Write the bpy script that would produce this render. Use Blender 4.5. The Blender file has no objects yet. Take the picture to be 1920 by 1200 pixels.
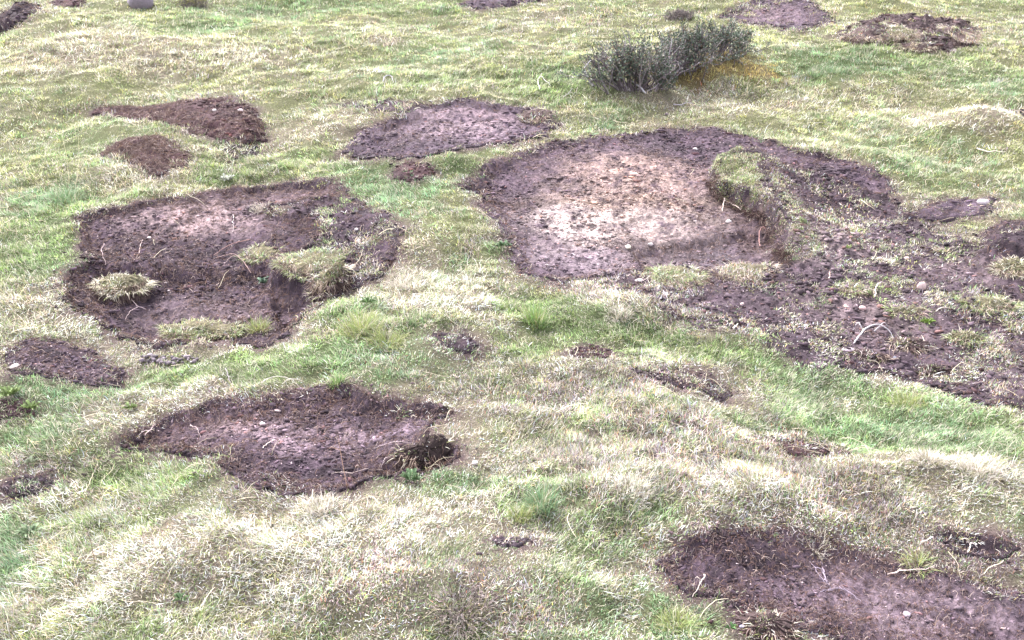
import bpy, math, numpy as np
from math import radians, tan, sin, cos

# ------------------------------------------------------------------ camera, world, sun, exposure
SC = bpy.context.scene
COL = SC.collection
H_CAM, SLOPE = 3.05, tan(radians(10))
PITCH = radians(18.25)
F_PX, PW, PH = 2059.0, 1920.0, 1200.0          # focal length in photo pixels
cam_d = bpy.data.cameras.new('camera'); cam = bpy.data.objects.new('camera', cam_d); COL.objects.link(cam)
cam.location = (0, 0, H_CAM); cam.rotation_euler = (radians(90) - PITCH, 0, 0)
cam_d.sensor_width = 36; cam_d.lens = 36 * F_PX / PW
cam_d.clip_start = .05; cam_d.clip_end = 3000
SC.camera = cam
W = bpy.data.worlds.new('World'); SC.world = W; W.use_nodes = True
nt = W.node_tree; bg = nt.nodes['Background']
sky = nt.nodes.new('ShaderNodeTexSky'); sky.sky_type = 'NISHITA'; sky.sun_disc = False
SUN_EL, SUN_AZ = radians(52), radians(-35)
sky.sun_elevation = SUN_EL; sky.sun_rotation = SUN_AZ
sky.air_density = 1.0; sky.dust_density = 3.0; sky.ozone_density = 1.0
hs = nt.nodes.new('ShaderNodeHueSaturation'); hs.inputs['Saturation'].default_value = .30   # clouded, nearly white sky
nt.links.new(sky.outputs[0], hs.inputs['Color']); nt.links.new(hs.outputs[0], bg.inputs[0])
bg.inputs[1].default_value = 0.15
sd = bpy.data.lights.new('sun', 'SUN'); sun = bpy.data.objects.new('sun', sd); COL.objects.link(sun)
sd.energy = 1.35; sd.angle = radians(16); sd.color = (1, .965, .93)
sun.rotation_euler = (radians(90) - SUN_EL, 0, -SUN_AZ)   # light from behind the hill, to the left
sun.rotation_euler = (-(radians(90) - SUN_EL), 0, -SUN_AZ)
SC.view_settings.view_transform = 'Standard'; SC.view_settings.look = 'None'
SC.view_settings.exposure = 2.75; SC.view_settings.gamma = 1
SC.cycles.max_bounces = 5; SC.cycles.diffuse_bounces = 3; SC.cycles.transmission_bounces = 3
SC.cycles.transparent_max_bounces = 4; SC.cycles.caustics_reflective = False; SC.cycles.caustics_refractive = False

rng = np.random.default_rng(7)

# ------------------------------------------------------------------ noise and terrain
TAB = np.random.default_rng(3).random((8, 256, 256))
def vn(x, y, k=0):
    t = TAB[k % 8]
    xf = np.floor(x); yf = np.floor(y)
    u = x - xf; v = y - yf
    u = u*u*u*(u*(u*6-15)+10); v = v*v*v*(v*(v*6-15)+10)
    xi = xf.astype(np.int64) & 255; yi = yf.astype(np.int64) & 255
    x1 = (xi+1) & 255; y1 = (yi+1) & 255
    return ((t[yi, xi]*(1-u)+t[yi, x1]*u)*(1-v) + (t[y1, xi]*(1-u)+t[y1, x1]*u)*v)*2-1
def fbm(x, y, f, o=3, k=0, g=.5):
    x = np.asarray(x, float); y = np.asarray(y, float)
    s = 0; a = 1; n = 0
    for i in range(o):
        c, q = cos(.7*i+.4*k), sin(.7*i+.4*k)
        s = s + a*vn((x*c-y*q)*f+17.3*k+i*9.1, (x*q+y*c)*f+5.7*k+i*3.3, k+i); n += a; a *= g; f *= 2.03
    return s/n
def sstep(a, b, x):
    t = np.clip((x-a)/(b-a), 0, 1); return t*t*(3-2*t)
def macro(x, y):
    x = np.asarray(x, float); y = np.asarray(y, float)
    z = SLOPE*40*np.tanh(y/40)
    z = z + .13*fbm(x, y, .33, 2, 1) + .075*fbm(x, y, 1.0, 2, 2)
    r = np.sqrt(x*x+y*y); far = sstep(20, 70, r)
    return z + far*(2.2*fbm(x, y, .02, 3, 3) + .4*fbm(x, y, .09, 2, 4))

# pixel -> world point on the terrain (ray against a height function)
def ray(px, py):
    dx = (px-PW/2)/F_PX; dz = -(py-PH/2)/F_PX
    return np.array([dx, cos(PITCH)+dz*sin(PITCH), -sin(PITCH)+dz*cos(PITCH)])
def G(px, py, hf=macro):
    d = ray(px, py); t = 3.0
    for i in range(60):
        x, y, z = d*t
        gap = z+H_CAM-float(hf(np.array([x]), np.array([y]))[0])
        t += gap/(abs(d[2]) + .18*d[1])*.8 if abs(gap) > 1e-5 else 0
    return d[0]*t, d[1]*t

# ------------------------------------------------------------------ the patches of bare earth (outlines in photo pixels, laid on the hillside)
# name: (outline, height offset m, lump size, edge softness, grass left on it, colour key, label)
PATCH = {
 'a': ([(185,207),(240,201),(300,201),(340,190),(420,188),(460,205),(492,235),(486,262),(450,270),(405,256),(380,248),(345,240),(310,233),(255,223),(200,218)], .06, .030, .10, 0, 'red',
       'long dark reddish mound of torn earth on the upper left slope, tapering leftwards'),
 'b': ([(198,285),(240,266),(295,261),(318,275),(350,289),(335,310),(297,326),(255,308),(210,298)], .05, .035, .10, 0, 'red',
       'small reddish brown earth mound just below the long tapering mound'),
 'c': ([(415,275),(445,271),(485,275),(480,290),(440,294)], .0, .02, .08, .3, 'dark', 'tiny dark scrape of soil below the right end of the long reddish mound'),
 'd': ([(648,284),(676,252),(750,225),(792,200),(870,188),(920,193),(960,206),(1003,202),(1037,233),(1015,252),(960,263),(880,271),(820,287),(770,298),(690,295)], -.03, .030, .06, 0, 'mid',
       'oval bare patch of stony purple brown soil above left of the largest patch'),
 'e': ([(740,322),(765,310),(800,314),(806,326),(780,334),(748,332)], .0, .02, .07, .15, 'red', 'tiny reddish soil scrape in grass below the oval upper middle patch'),
 'f': ([(872,350),(920,314),(1000,282),(1090,263),(1200,250),(1320,244),(1400,252),(1470,276),(1560,298),(1632,318),(1668,355),(1630,362),(1560,335),(1490,318),(1410,305),(1345,306),(1328,338),(1338,366),(1400,388),(1440,415),(1468,470),(1455,496),(1350,492),(1250,500),(1150,512),(1060,524),(985,512),(962,462),(905,386),(918,368)], -.03, .022, .06, 0, 'big',
       'largest bare patch, pale pinkish and stony in its middle, turf ledge on its right'),
 'g': ([(1450,395),(1430,350),(1440,318),(1520,330),(1610,350),(1680,385),(1740,430),(1800,455),(1880,490),(1990,520),(1990,770),(1850,745),(1790,722),(1740,718),(1680,702),(1600,694),(1520,682),(1440,640),(1390,618),(1280,602),(1190,560),(1140,528),(1200,508),(1350,498),(1462,496),(1480,440)], -.025, .032, .16, .41, 'churn',
       'wide churned slope of stony dark soil mixed with torn grass at the right edge'),
 'h': ([(1690,408),(1770,382),(1850,376),(1858,396),(1770,416)], .01, .03, .08, .15, 'mid', 'narrow dark soil scrape above the churned slope on the right'),
 'i': ([(1845,440),(1880,420),(1960,418),(1980,500),(1900,486),(1850,470)], .05, .035, .1, .05, 'dark', 'small dark earth mound at the right edge beside the churned slope'),
 'j': ([(150,412),(230,390),(330,370),(420,358),(540,343),(620,342),(648,368),(560,378),(505,385),(530,405),(580,404),(600,425),(590,455),(575,462),(525,476),(505,500),(520,516),(580,520),(640,535),(600,570),(560,600),(490,642),(400,638),(300,642),(250,628),(195,600),(150,572),(130,535),(140,508),(165,490),(160,450)], -.045, .028, .06, 0, 'left',
       'large two level bare patch on the left with roots and turf lumps on it'),
 'ee': ([(560,378),(640,362),(668,375),(700,398),(752,432),(740,470),(700,520),(650,540),(620,520),(650,480),(590,462),(590,420),(540,402)], -.02, .03, .1, .42, 'left',
       'patchy scrape of soil and grass running right from the two level patch'),
 'k': ([(232,838),(270,808),(300,788),(380,764),(470,753),(540,738),(640,734),(700,750),(780,762),(838,772),(805,790),(780,832),(800,842),(845,842),(848,865),(800,882),(700,894),(640,922),(560,926),(490,908),(430,884),(418,852),(330,842)], -.045, .018, .05, 0, 'low',
       'broad bare soil patch in the lower left with a dark hollow at its right end'),
 'l': ([(12,664),(60,640),(120,643),(170,673),(218,694),(212,716),(180,724),(130,712),(60,702),(20,696)], -.01, .018, .08, 0, 'mid',
       'small bare brown patch at the left edge below the large two level patch'),
 'n': ([(1246,1052),(1290,1022),(1380,1015),(1480,1018),(1580,1033),(1620,1058),(1720,1068),(1800,1098),(1960,1130),(1990,1260),(1640,1260),(1560,1186),(1450,1152),(1390,1130),(1300,1110),(1262,1084)], -.035, .018, .05, 0, 'low',
       'long bare patch of dark soil in the bottom right corner with a grey root'),
 'o': ([(1755,1010),(1790,1000),(1850,1006),(1905,1030),(1880,1046),(1790,1036)], -.03, .02, .05, 0, 'dark', 'narrow dark trench just above right of the bottom right soil patch'),
 'p': ([(1385,1150),(1430,1138),(1480,1160),(1490,1190),(1440,1200),(1395,1180)], .02, .02, .06, .15, 'red', 'small reddish peat scrap at the lower rim of the bottom right soil patch'),
 'q': ([(872,8),(920,-4),(990,-12),(1020,-2),(960,8),(890,19)], .02, .03, .1, 0, 'mid', 'thin dark soil strip cut by the top edge near the middle'),
 'r': ([(1345,32),(1400,10),(1440,-8),(1510,-10),(1530,14),(1570,44),(1500,58),(1420,48)], -.02, .03, .1, .08, 'mid', 'bare soil patch behind the dark shrub, touching the top edge'),
 's': ([(1572,66),(1600,52),(1650,38),(1745,36),(1785,50),(1822,52),(1815,78),(1760,98),(1700,88),(1620,80)], .05, .08, .12, .22, 'clod', 'rough pile of overturned earth clods in the upper right'),
 't': ([(-40,50),(0,30),(45,12),(78,8),(76,22),(40,42),(0,62),(-40,80)], .12, .05, .15, 0, 'dark', 'dark earth mound in the top left corner'),
 'u': ([(100,8),(130,-8),(170,-12),(150,8),(110,16)], .04, .03, .12, 0, 'red', 'small brown soil mound touching the top edge at the far left'),
 'v': ([(1880,212),(1925,206),(1980,212),(1980,230),(1920,228)], .02, .02, .08, 0, 'dark', 'sliver of dark soil at the right edge, above the pale dry hummock'),
 'w': ([(5,915),(40,898),(78,893),(100,905),(62,922),(20,928)], -.004, .012, .08, .30, 'dark', 'small dark scrape in the grass at the lower left edge'),
 'x': ([(-20,760),(20,754),(56,762),(50,776),(0,778)], -.004, .012, .08, .30, 'red', 'tiny brown scrape beside the leafy weeds at the left edge'),
 'y': ([(1185,690),(1250,697),(1320,708),(1372,738),(1345,748),(1270,720),(1210,704)], -.004, .012, .08, .30, 'dark', 'short dark furrow across the grass below the churned slope'),
 'z': ([(815,632),(860,628),(895,642),(880,654),(835,645)], -.004, .012, .08, .30, 'dark', 'narrow dark scrape in the middle of the meadow below the largest patch'),
 'aa': ([(1075,660),(1110,652),(1150,664),(1135,676),(1090,672)], -.004, .012, .08, .30, 'red', 'faint brown scrape in the meadow just left of the short dark furrow'),
 'bb': ([(932,1016),(960,1008),(992,1016),(975,1026),(940,1026)], -.004, .012, .08, .30, 'mid', 'small bare spot in the straw coloured grass at the bottom middle'),
 'cc': ([(1470,835),(1510,828),(1545,840),(1530,856),(1480,852)], -.004, .012, .08, .30, 'red', 'small brown scrape left of the dark green grass patch'),
 'dd': ([(640,200),(720,193),(800,198),(780,208),(700,206)], .0, .015, .06, .3, 'mid', 'thin streak of soil off the upper left of the oval upper middle patch'),
}
CL = 2  # cm raster
X0, X1, Y0, Y1, DR = -11.0, 11.0, 1.6, 21.0, .02
gx = np.arange(X0, X1, DR); gy = np.arange(Y0, Y1, DR)
NX, NY = len(gx), len(gy)
XX, YY = np.meshgrid(gx, gy)
def samp(R, x, y):
    u = np.clip((np.asarray(x)-X0)/DR, 0, NX-1.001); v = np.clip((np.asarray(y)-Y0)/DR, 0, NY-1.001)
    i = u.astype(int); j = v.astype(int); u = u-i; v = v-j
    return (R[j, i]*(1-u)+R[j, i+1]*u)*(1-v)+(R[j+1, i]*(1-u)+R[j+1, i+1]*u)*v
def sdf_poly(P, x, y):
    best = np.full(x.shape, 1e9); ins = np.zeros(x.shape, bool)
    n = len(P)
    for a in range(n):
        ax, ay = P[a]; bx, by = P[(a+1) % n]
        ex, ey = bx-ax, by-ay; L = ex*ex+ey*ey+1e-12
        t = np.clip(((x-ax)*ex+(y-ay)*ey)/L, 0, 1)
        dd = (x-ax-t*ex)**2+(y-ay-t*ey)**2
        best = np.minimum(best, dd)
        c = ((ay > y) != (by > y)) & (x < ex*(y-ay)/(ey if abs(ey) > 1e-12 else 1e-12)+ax)
        ins ^= c
    return np.where(ins, 1, -1)*np.sqrt(best)
def ell(e):
    cx, cy = G(e[0], e[1]); ax = abs(G(e[0]+e[2], e[1])[0]-cx); a1 = abs(G(e[0], e[1]-e[3])[1]-cy); a2 = abs(G(e[0], e[1]+e[3])[1]-cy)
    return cx, cy, ax, (a1+a2)/2
THIN = [ell(e)+(e[4],) for e in [(1570,385,140,60,.30),(1250,560,170,45,.14),(1890,620,110,120,.42),(1700,440,120,30,.25),(1820,740,120,40,.25),(1640,560,110,50,-.1),(1650,670,110,30,-.16)]]
OFF = np.zeros((NY, NX)); GD = np.ones((NY, NX)); SDF = np.full((NY, NX), -9.)
info = {}
for key, (pts, off, lump, soft, gl, ck, lab) in PATCH.items():
    P = np.array([G(*p) for p in pts])
    lo = P.min(0)-.3; hi = P.max(0)+.3
    i0, i1 = max(0, int((lo[0]-X0)/DR)), min(NX, int((hi[0]-X0)/DR)+1)
    j0, j1 = max(0, int((lo[1]-Y0)/DR)), min(NY, int((hi[1]-Y0)/DR)+1)
    x = XX[j0:j1, i0:i1]; y = YY[j0:j1, i0:i1]
    ymean = float(P[:, 1].mean()); ea = min(1, .35+.06*ymean); ea *= 1.7 if key == 'g' else 1; ea *= .6 if min(np.ptp(P, axis=0)) < .25 else 1; s = sdf_poly(P, x, y)+((.022 if ymean > 5.5 else .008) if ea > .45 else .0)+ea*(.060*fbm(x, y, 4.5, 3, 5)+.07*fbm(x, y, 15, 3, 6))
    pr = sstep(-.01, 1, s/(soft*(1+4.5*np.clip(fbm(x, y, 1.8, 2, 7)+.3, 0, 1))))
    sl = (slice(j0, j1), slice(i0, i1))
    OFF[sl] = OFF[sl]*(1-pr)+off*pr
    SDF[sl] = np.maximum(SDF[sl], s)
    cover = sstep(-.05, .035, s+.05*fbm(x, y, 30, 2, 3))
    gm = gl+(.0 if key != 'g' else -.12+sum(w*np.exp(-((x-a)/c)**2-((y-b)/d)**2) for a, b, c, d, w in THIN))
    keep = 0 if gl == 0 else sstep(-.08, .12, fbm(x, y, 4.5, 3, 2)*.8+.7*fbm(x, y, 15, 3, 4)-(1-2*gm)*.42)*.8+.03
    GD[sl] = GD[sl]*(1-cover*(1-keep)) if gl else np.minimum(GD[sl], 1-cover)
    info[key] = (sl, s, lo, hi, off, lump, ck, lab, soft)
# steps inside the pits: (outline, extra height)
for pts, dz, soft in [
    ([(120,478),(220,482),(330,490),(440,492),(510,480),(520,520),(640,540),(560,610),(480,650),(250,640),(120,580)], -.075, .13),
    ([(1180,462),(1260,440),(1400,425),(1470,440),(1480,500),(1300,505),(1200,500)], -.05, .10),
    ([(690,872),(760,850),(850,842),(850,868),(800,884),(710,892)], -.05, .05),
    ([(500,524),(535,512),(575,520),(612,545),(600,572),(550,588),(505,566)], -.06, .04),
    ]:
    P = np.array([G(*p) for p in pts]); s = sdf_poly(P, XX, YY)+.07*fbm(XX, YY, 4, 3, 1)+.05*fbm(XX, YY, 13, 3, 1)
    OFF += dz*sstep(-.01, soft, s)*(SDF > 0)
# swellings of the turf: (px, py, rx, ry px, height)
SWELL = [(1820,245,105,24,.17),(1740,900,150,40,.05),(1360,150,110,30,.10),(1170,175,90,20,.05),(880,305,120,16,.05),
         (420,1045,160,50,.05),(900,1110,160,50,.06),(660,590,60,25,.05),(1010,600,60,25,.05),(820,560,120,40,.04),(300,95,140,25,.06),(150,95,60,30,.08),
         (1400,930,200,50,.05),(1170,930,80,40,.05),(700,620,60,25,.05),(1180,575,80,25,.05),(1560,900,120,40,.05)]
for e in SWELL:
    cx, cy, a, b = ell(e)
    OFF += e[4]*np.exp(-((XX-cx)/a)**2-((YY-cy)/b)**2)*(1-sstep(-.02, .1, SDF))
P = np.array([G(*p) for p in [(1328,330),(1345,306),(1420,300),(1500,340),(1620,400),(1600,500),(1500,520),(1466,500),(1470,470),(1442,415),(1400,388),(1338,366)]])
s = sdf_poly(P, XX, YY)+.02*fbm(XX, YY, 9, 3, 1); xa, xb = G(1440, 420)[0], G(1640, 420)[0]
LEDGE = s; OFF += .12*sstep(-.01, .05, s)*(1-sstep(xa, xb, XX))*sstep(G(1480, 512)[1], G(1480, 440)[1], YY)
HB = macro(XX, YY)+OFF
TURF = .028*fbm(XX, YY, 1.7, 2, 4)+.030*fbm(XX, YY, 3.3, 3, 6)+.022*fbm(XX, YY, 10, 2, 7)
HB += TURF*(1-sstep(-.05, .05, SDF))
def Hf(x, y): return samp(HB, x, y)
def Hg(x, y): return samp(HB, x, y)+.018*sstep(0, .05, samp(SDF, x, y))
SL = np.hypot(*np.gradient(OFF, DR))
def at(px, py): 
    x, y = G(px, py, Hf); return np.array([x, y, float(Hf(x, y))])
def ppm(py): # photo pixels per metre at a row
    x, y = G(960, py); return F_PX/(y*cos(PITCH)+(H_CAM-float(macro(x, y)))*sin(PITCH))

# ------------------------------------------------------------------ materials
def newmat(name):
    m = bpy.data.materials.new(name); m.use_nodes = True
    return m, m.node_tree, m.node_tree.nodes['Principled BSDF']
def N(t, typ, **kw):
    n = t.nodes.new(typ)
    for k, v in kw.items():
        if k in n.inputs: n.inputs[k].default_value = v
        else: setattr(n, k, v)
    return n
def vcol_mat(name, rough=.9, spec=.2, transl=0., varscale=0, var=.0, bump=0):
    m, t, b = newmat(name)
    a = N(t, 'ShaderNodeAttribute', attribute_name='Col')
    col = a.outputs['Color']
    if varscale:
        tc = N(t, 'ShaderNodeTexCoord')
        no = N(t, 'ShaderNodeTexNoise', Scale=varscale, Detail=5.0, Roughness=.7); t.links.new(tc.outputs['Object'], no.inputs['Vector'])
        mr = N(t, 'ShaderNodeMapRange'); mr.inputs['To Min'].default_value = 1-var; mr.inputs['To Max'].default_value = 1+var
        mr.inputs['From Min'].default_value = .3; mr.inputs['From Max'].default_value = .7
        t.links.new(no.outputs[0], mr.inputs[0])
        mx = N(t, 'ShaderNodeVectorMath', operation='SCALE'); t.links.new(col, mx.inputs[0]); t.links.new(mr.outputs[0], mx.inputs['Scale'])
        col = mx.outputs[0]
        if bump:
            bp = N(t, 'ShaderNodeBump', Strength=bump, Distance=.02); t.links.new(no.outputs[0], bp.inputs['Height']); t.links.new(bp.outputs[0], b.inputs['Normal'])
    t.links.new(col, b.inputs['Base Color'])
    b.inputs['Roughness'].default_value = rough; b.inputs['Specular IOR Level'].default_value = spec
    if transl:
        tr = N(t, 'ShaderNodeBsdfTranslucent'); t.links.new(col, tr.inputs[0])
        mi = N(t, 'ShaderNodeMixShader'); mi.inputs[0].default_value = transl
        out = t.nodes['Material Output']
        t.links.new(b.outputs[0], mi.inputs[1]); t.links.new(tr.outputs[0], mi.inputs[2]); t.links.new(mi.outputs[0], out.inputs[0])
    return m
M_GRASS = vcol_mat('grass_blades', .65, .3, .3)
M_GROUND = vcol_mat('turf_ground', .95, .1, 0, 110, .75, .8)
M_SOIL = vcol_mat('bare_soil', .92, .18, 0, 55, .42, .8)
M_CRUMB = vcol_mat('soil_crumbs', .9, .2, 0, 90, .25, .3)
M_STONE = vcol_mat('stone', .8, .3, 0, 45, .25, .5)
M_WOOD = vcol_mat('twig_bark', .8, .25, 0, 120, .25, .3)
M_LEAF = vcol_mat('shrub_leaf', .6, .2, .12)

# ------------------------------------------------------------------ mesh helpers
def mkmesh(name, V, faces, mat, col=None, parent=None, smooth=False):
    """faces: list of int arrays (n,k); col: per-vertex rgb"""
    V = np.asarray(V, np.float32); me = bpy.data.meshes.new(name)
    me.vertices.add(len(V)); me.vertices.foreach_set('co', V.ravel())
    faces = [np.asarray(f, np.int32) for f in faces if len(f)]
    idx = np.concatenate([f.ravel() for f in faces]); tot = np.concatenate([np.full(len(f), f.shape[1], np.int32) for f in faces])
    st = np.concatenate([[0], np.cumsum(tot)[:-1]]).astype(np.int32)
    me.loops.add(len(idx)); me.loops.foreach_set('vertex_index', idx)
    me.polygons.add(len(tot)); me.polygons.foreach_set('loop_start', st)
    if smooth: me.polygons.foreach_set('use_smooth', np.ones(len(tot), bool))
    me.update(calc_edges=True)
    if col is not None:
        a = me.color_attributes.new('Col', 'FLOAT_COLOR', 'POINT')
        c = np.ones((len(V), 4), np.float32); c[:, :3] = np.clip(col, 0.004, .92); a.data.foreach_set('color', c.ravel())
    me.materials.append(mat)
    o = bpy.data.objects.new(name, me); COL.objects.link(o)
    if parent is not None: o.parent = parent; 
    return o
def thing(name, loc, label, cat, group=None):
    o = bpy.data.objects.new(name, None); COL.objects.link(o); o.location = loc; o.empty_display_size = .1
    return tag(o, label, cat, group)
def tag(o, label=None, cat=None, group=None, kind=None):
    if label: o['label'] = label
    if cat: o['category'] = cat
    if group: o['group'] = group
    if kind: o['kind'] = kind
    return o
def lerp(a, b, t): return np.asarray(a)*(1-t)+np.asarray(b)*t

def blades(root, az, tilt, bend, L, w, col, seg=3, twist=None, tipcol=None):
    """ribbons: root (n,3), az azimuth, tilt from vertical at the root, bend = extra tilt to the tip"""
    n = len(root); ts = np.linspace(0, 1, seg+1)
    p = root.copy(); V = []; C = []
    wd = az+np.pi/2+(rng.normal(0, .5, n) if twist is None else twist)
    side = np.stack([np.cos(wd), np.sin(wd), rng.normal(0, .25, n)], 1)
    cx, cy = np.cos(az), np.sin(az)
    tip = col if tipcol is None else tipcol
    for k in range(seg+1):
        ww = w*(1, .85, .6, .0)[k] if seg == 3 else w*(1, .75, 0)[k]
        c = col*(1-ts[k])+tip*ts[k]
        if k < seg:
            V += [p-side*ww[:, None]/2, p+side*ww[:, None]/2]; C += [c, c]
        else: V += [p]; C += [c]
        th = tilt+bend*(k+.5)/seg
        d = np.stack([np.sin(th)*cx, np.sin(th)*cy, np.cos(th)], 1)
        p = p+d*(L/seg)[:, None]
        if k < seg:  # stay above the ground
            pass
    m = len(V); V = np.stack(V, 1).reshape(-1, 3); C = np.stack(C, 1).reshape(-1, 3)
    b = (np.arange(n)*m)[:, None]
    q = [b+np.array([[2*k, 2*k+1, 2*k+3, 2*k+2]]) for k in range(seg-1)]
    t = b+np.array([[2*seg-2, 2*seg-1, 2*seg]])
    return V, np.concatenate(q), t, C
def join(parts):
    V = []; Q = []; T = []; C = []; o = 0
    for v, q, t, c in parts:
        V.append(v); C.append(c)
        if len(q): Q.append(q+o)
        if len(t): T.append(t+o)
        o += len(v)
    return np.concatenate(V), (np.concatenate(Q) if Q else np.zeros((0, 4), int)), (np.concatenate(T) if T else np.zeros((0, 3), int)), np.concatenate(C)
ICO_V = None
def ico():
    global ICO_V, ICO_F
    if ICO_V is None:
        p = (1+5**.5)/2
        ICO_V = np.array([(-1,p,0),(1,p,0),(-1,-p,0),(1,-p,0),(0,-1,p),(0,1,p),(0,-1,-p),(0,1,-p),(p,0,-1),(p,0,1),(-p,0,-1),(-p,0,1)])/np.sqrt(1+p*p)
        ICO_F = np.array([(0,11,5),(0,5,1),(0,1,7),(0,7,10),(0,10,11),(1,5,9),(5,11,4),(11,10,2),(10,7,6),(7,1,8),(3,9,4),(3,4,2),(3,2,6),(3,6,8),(3,8,9),(4,9,5),(2,4,11),(6,2,10),(8,6,7),(9,8,1)])
    return ICO_V, ICO_F
def lumps(pos, size, flat, col, jit=.3):
    v, f = ico(); n = len(pos)
    a = rng.uniform(0, 6.28, n); ca, sa = np.cos(a), np.sin(a)
    P = v[None]*(1+rng.uniform(-jit, jit, (n, 12, 1)))
    P = P*np.stack([rng.uniform(.8, 2.1, n), rng.uniform(.5, 1., n), flat], 1)[:, None]*size[:, None, None]
    tl = rng.normal(0, .35, n)[:, None]
    P = np.stack([P[..., 0], P[..., 1]*np.cos(tl)-P[..., 2]*np.sin(tl), P[..., 1]*np.sin(tl)+P[..., 2]*np.cos(tl)], -1)
    X = P[..., 0]*ca[:, None]-P[..., 1]*sa[:, None]; Y = P[..., 0]*sa[:, None]+P[..., 1]*ca[:, None]
    P = np.stack([X, Y, P[..., 2]], -1)+pos[:, None]
    C = np.repeat(col[:, None], 12, 1)
    return P.reshape(-1, 3), np.zeros((0, 4), int), (f[None]+(np.arange(n)*12)[:, None, None]).reshape(-1, 3), C.reshape(-1, 3)
def tubes(paths, radii, cols, sides=4):
    """paths (n,k,3) radii (n,k) cols (n,3)"""
    n, k, _ = paths.shape
    d = np.gradient(paths, axis=1); d /= np.linalg.norm(d, axis=2, keepdims=True)+1e-9
    up = np.where(np.abs(d[..., 2:3]) > .9, np.array([1., 0, 0]), np.array([0, 0, 1.]))
    s = np.cross(d, up); s /= np.linalg.norm(s, axis=2, keepdims=True)+1e-9
    u = np.cross(s, d)
    th = np.arange(sides)/sides*2*np.pi
    V = paths[:, :, None]+radii[:, :, None, None]*(s[:, :, None]*np.cos(th)[None, None, :, None]+u[:, :, None]*np.sin(th)[None, None, :, None])
    b = (np.arange(n)*k*sides)[:, None, None, None]
    i = (np.arange(k-1)*sides)[None, :, None, None]; j = np.arange(sides)
    q = np.stack([j, (j+1) % sides, (j+1) % sides+sides, j+sides], 1)[None, None]
    Q = (b+i+q).reshape(-1, 4)
    C = np.repeat(cols, k*sides, 0)
    return V.reshape(-1, 3), Q, np.zeros((0, 3), int), C
def wander(start, az, n_pt, step, curl, hf=None, lift=.004, arch=0):
    """wandering paths over the ground"""
    n = len(start); p = start.copy(); out = [p.copy()]; a = az.copy(); da = rng.normal(0, curl, n)
    for k in range(n_pt-1):
        da = da*.7+rng.normal(0, curl, n); a = a+da
        p = p.copy(); p[:, 0] += np.cos(a)*step; p[:, 1] += np.sin(a)*step
        if hf is not None:
            p[:, 2] = hf(p[:, 0], p[:, 1])+lift+arch*np.sin(np.pi*(k+1)/(n_pt-1))
        else: p[:, 2] += rng.normal(0, .2, n)*step
        out.append(p)
    return np.stack(out, 1)

# ------------------------------------------------------------------ colour fields of the meadow (what grows where)
GREEN = [(1450,680,150,34,.75),(1620,715,190,28,.5),(1750,825,160,36,1.3),(1870,160,90,35,1.1),(1560,125,110,28,1.),(650,580,55,28,1),(1000,585,60,22,1),(1160,625,120,28,.9),
         (1080,150,110,38,1.1),(100,370,60,30,.9),(1130,235,60,14,.8),(700,330,90,32,.8),(410,338,60,14,.9),(60,745,90,55,1.1),(560,690,230,28,.6),(90,445,80,60,.9),(110,500,60,30,.7),
         (770,905,130,30,.8),(1010,935,60,40,.8),(380,50,110,25,.7),(560,20,200,20,.5),(820,110,120,50,.5),(180,885,120,35,.5),(40,1010,60,50,.8),(720,350,90,40,.5),
         (260,250,160,40,.4),(1650,100,140,24,.7),(1720,290,140,50,.4),(1480,1000,60,20,.3),(250,720,150,30,.5),(640,20,300,20,.4),(1280,1150,110,50,.3),(850,330,60,25,.8),(1560,360,80,24,.3),(1700,780,260,30,.6),(430,870,60,25,.7)]
STRAW = [(300,100,220,28,1.),(160,85,70,40,.9),(580,235,90,20,1.),(240,335,80,25,1.),(215,655,60,28,.9),(150,590,80,30,1.),(290,765,140,25,.9),(400,1035,170,60,1.7),(540,955,110,50,1.4),(700,505,110,50,1.),
         (800,560,140,40,.8),(1180,905,60,30,1.),(1160,580,45,15,1.3),(1820,238,105,22,1.9),(1800,880,130,45,1.),(1700,700,120,18,1.),(1350,745,60,20,.8),(1300,195,120,22,.8),(725,80,34,8,2.),(60,600,70,40,.7),
         (1430,940,120,30,.7),(850,810,120,50,.5),(1020,270,90,12,.8),(1180,232,120,12,.5),(960,690,200,30,.5),(60,30,60,20,.3),(480,380,34,14,1.6),(1600,200,180,30,.3),(700,1000,200,50,.7),(300,1120,250,60,.4),(1530,450,70,25,.4),(620,900,60,20,.6),(1330,410,0.1,.1,0)]
HEATH = [(1050,730,260,50,.9),(1280,830,260,60,1.),(1520,960,220,60,1.),(1360,190,110,20,.8),(980,45,200,30,.5),(640,1080,200,70,.6),(880,1130,200,60,.8),(1250,700,120,25,.5),(700,1050,120,50,.5),(480,160,250,30,.25),(1150,900,250,60,.5),(1870,60,100,50,.5),(1100,520,120,25,.7),(240,850,120,12,.8),(1700,1050,200,40,.9),(1270,560,180,42,1.3),(1600,400,140,60,.6),(1860,640,120,120,.6)]
MOSS = [(1330,136,85,24,1.1),(1400,118,75,22,.9),(1250,158,70,18,1.),(1440,150,70,18,.6),(200,110,90,20,.3),(560,40,120,20,.4),(1700,25,150,15,.5),(1900,270,80,15,.5),(880,110,60,15,.4),(215,75,14,8,1.),(1480,865,160,30,.3)]
FE = {k: [ell(e)+(e[4],) for e in v] for k, v in dict(g=GREEN, s=STRAW, h=HEATH, m=MOSS).items()}
def field(kind, x, y):
    wx = x+.12*fbm(x, y, 2.6, 2, 3); wy = y+.16*fbm(x, y, 2.6, 2, 4)
    s = 0
    for cx, cy, a, b, w in FE[kind]:
        s = s+w*np.exp(-(((wx-cx)/a)**2+((wy-cy)/b)**2)**1.5*.7)
    return s
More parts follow.
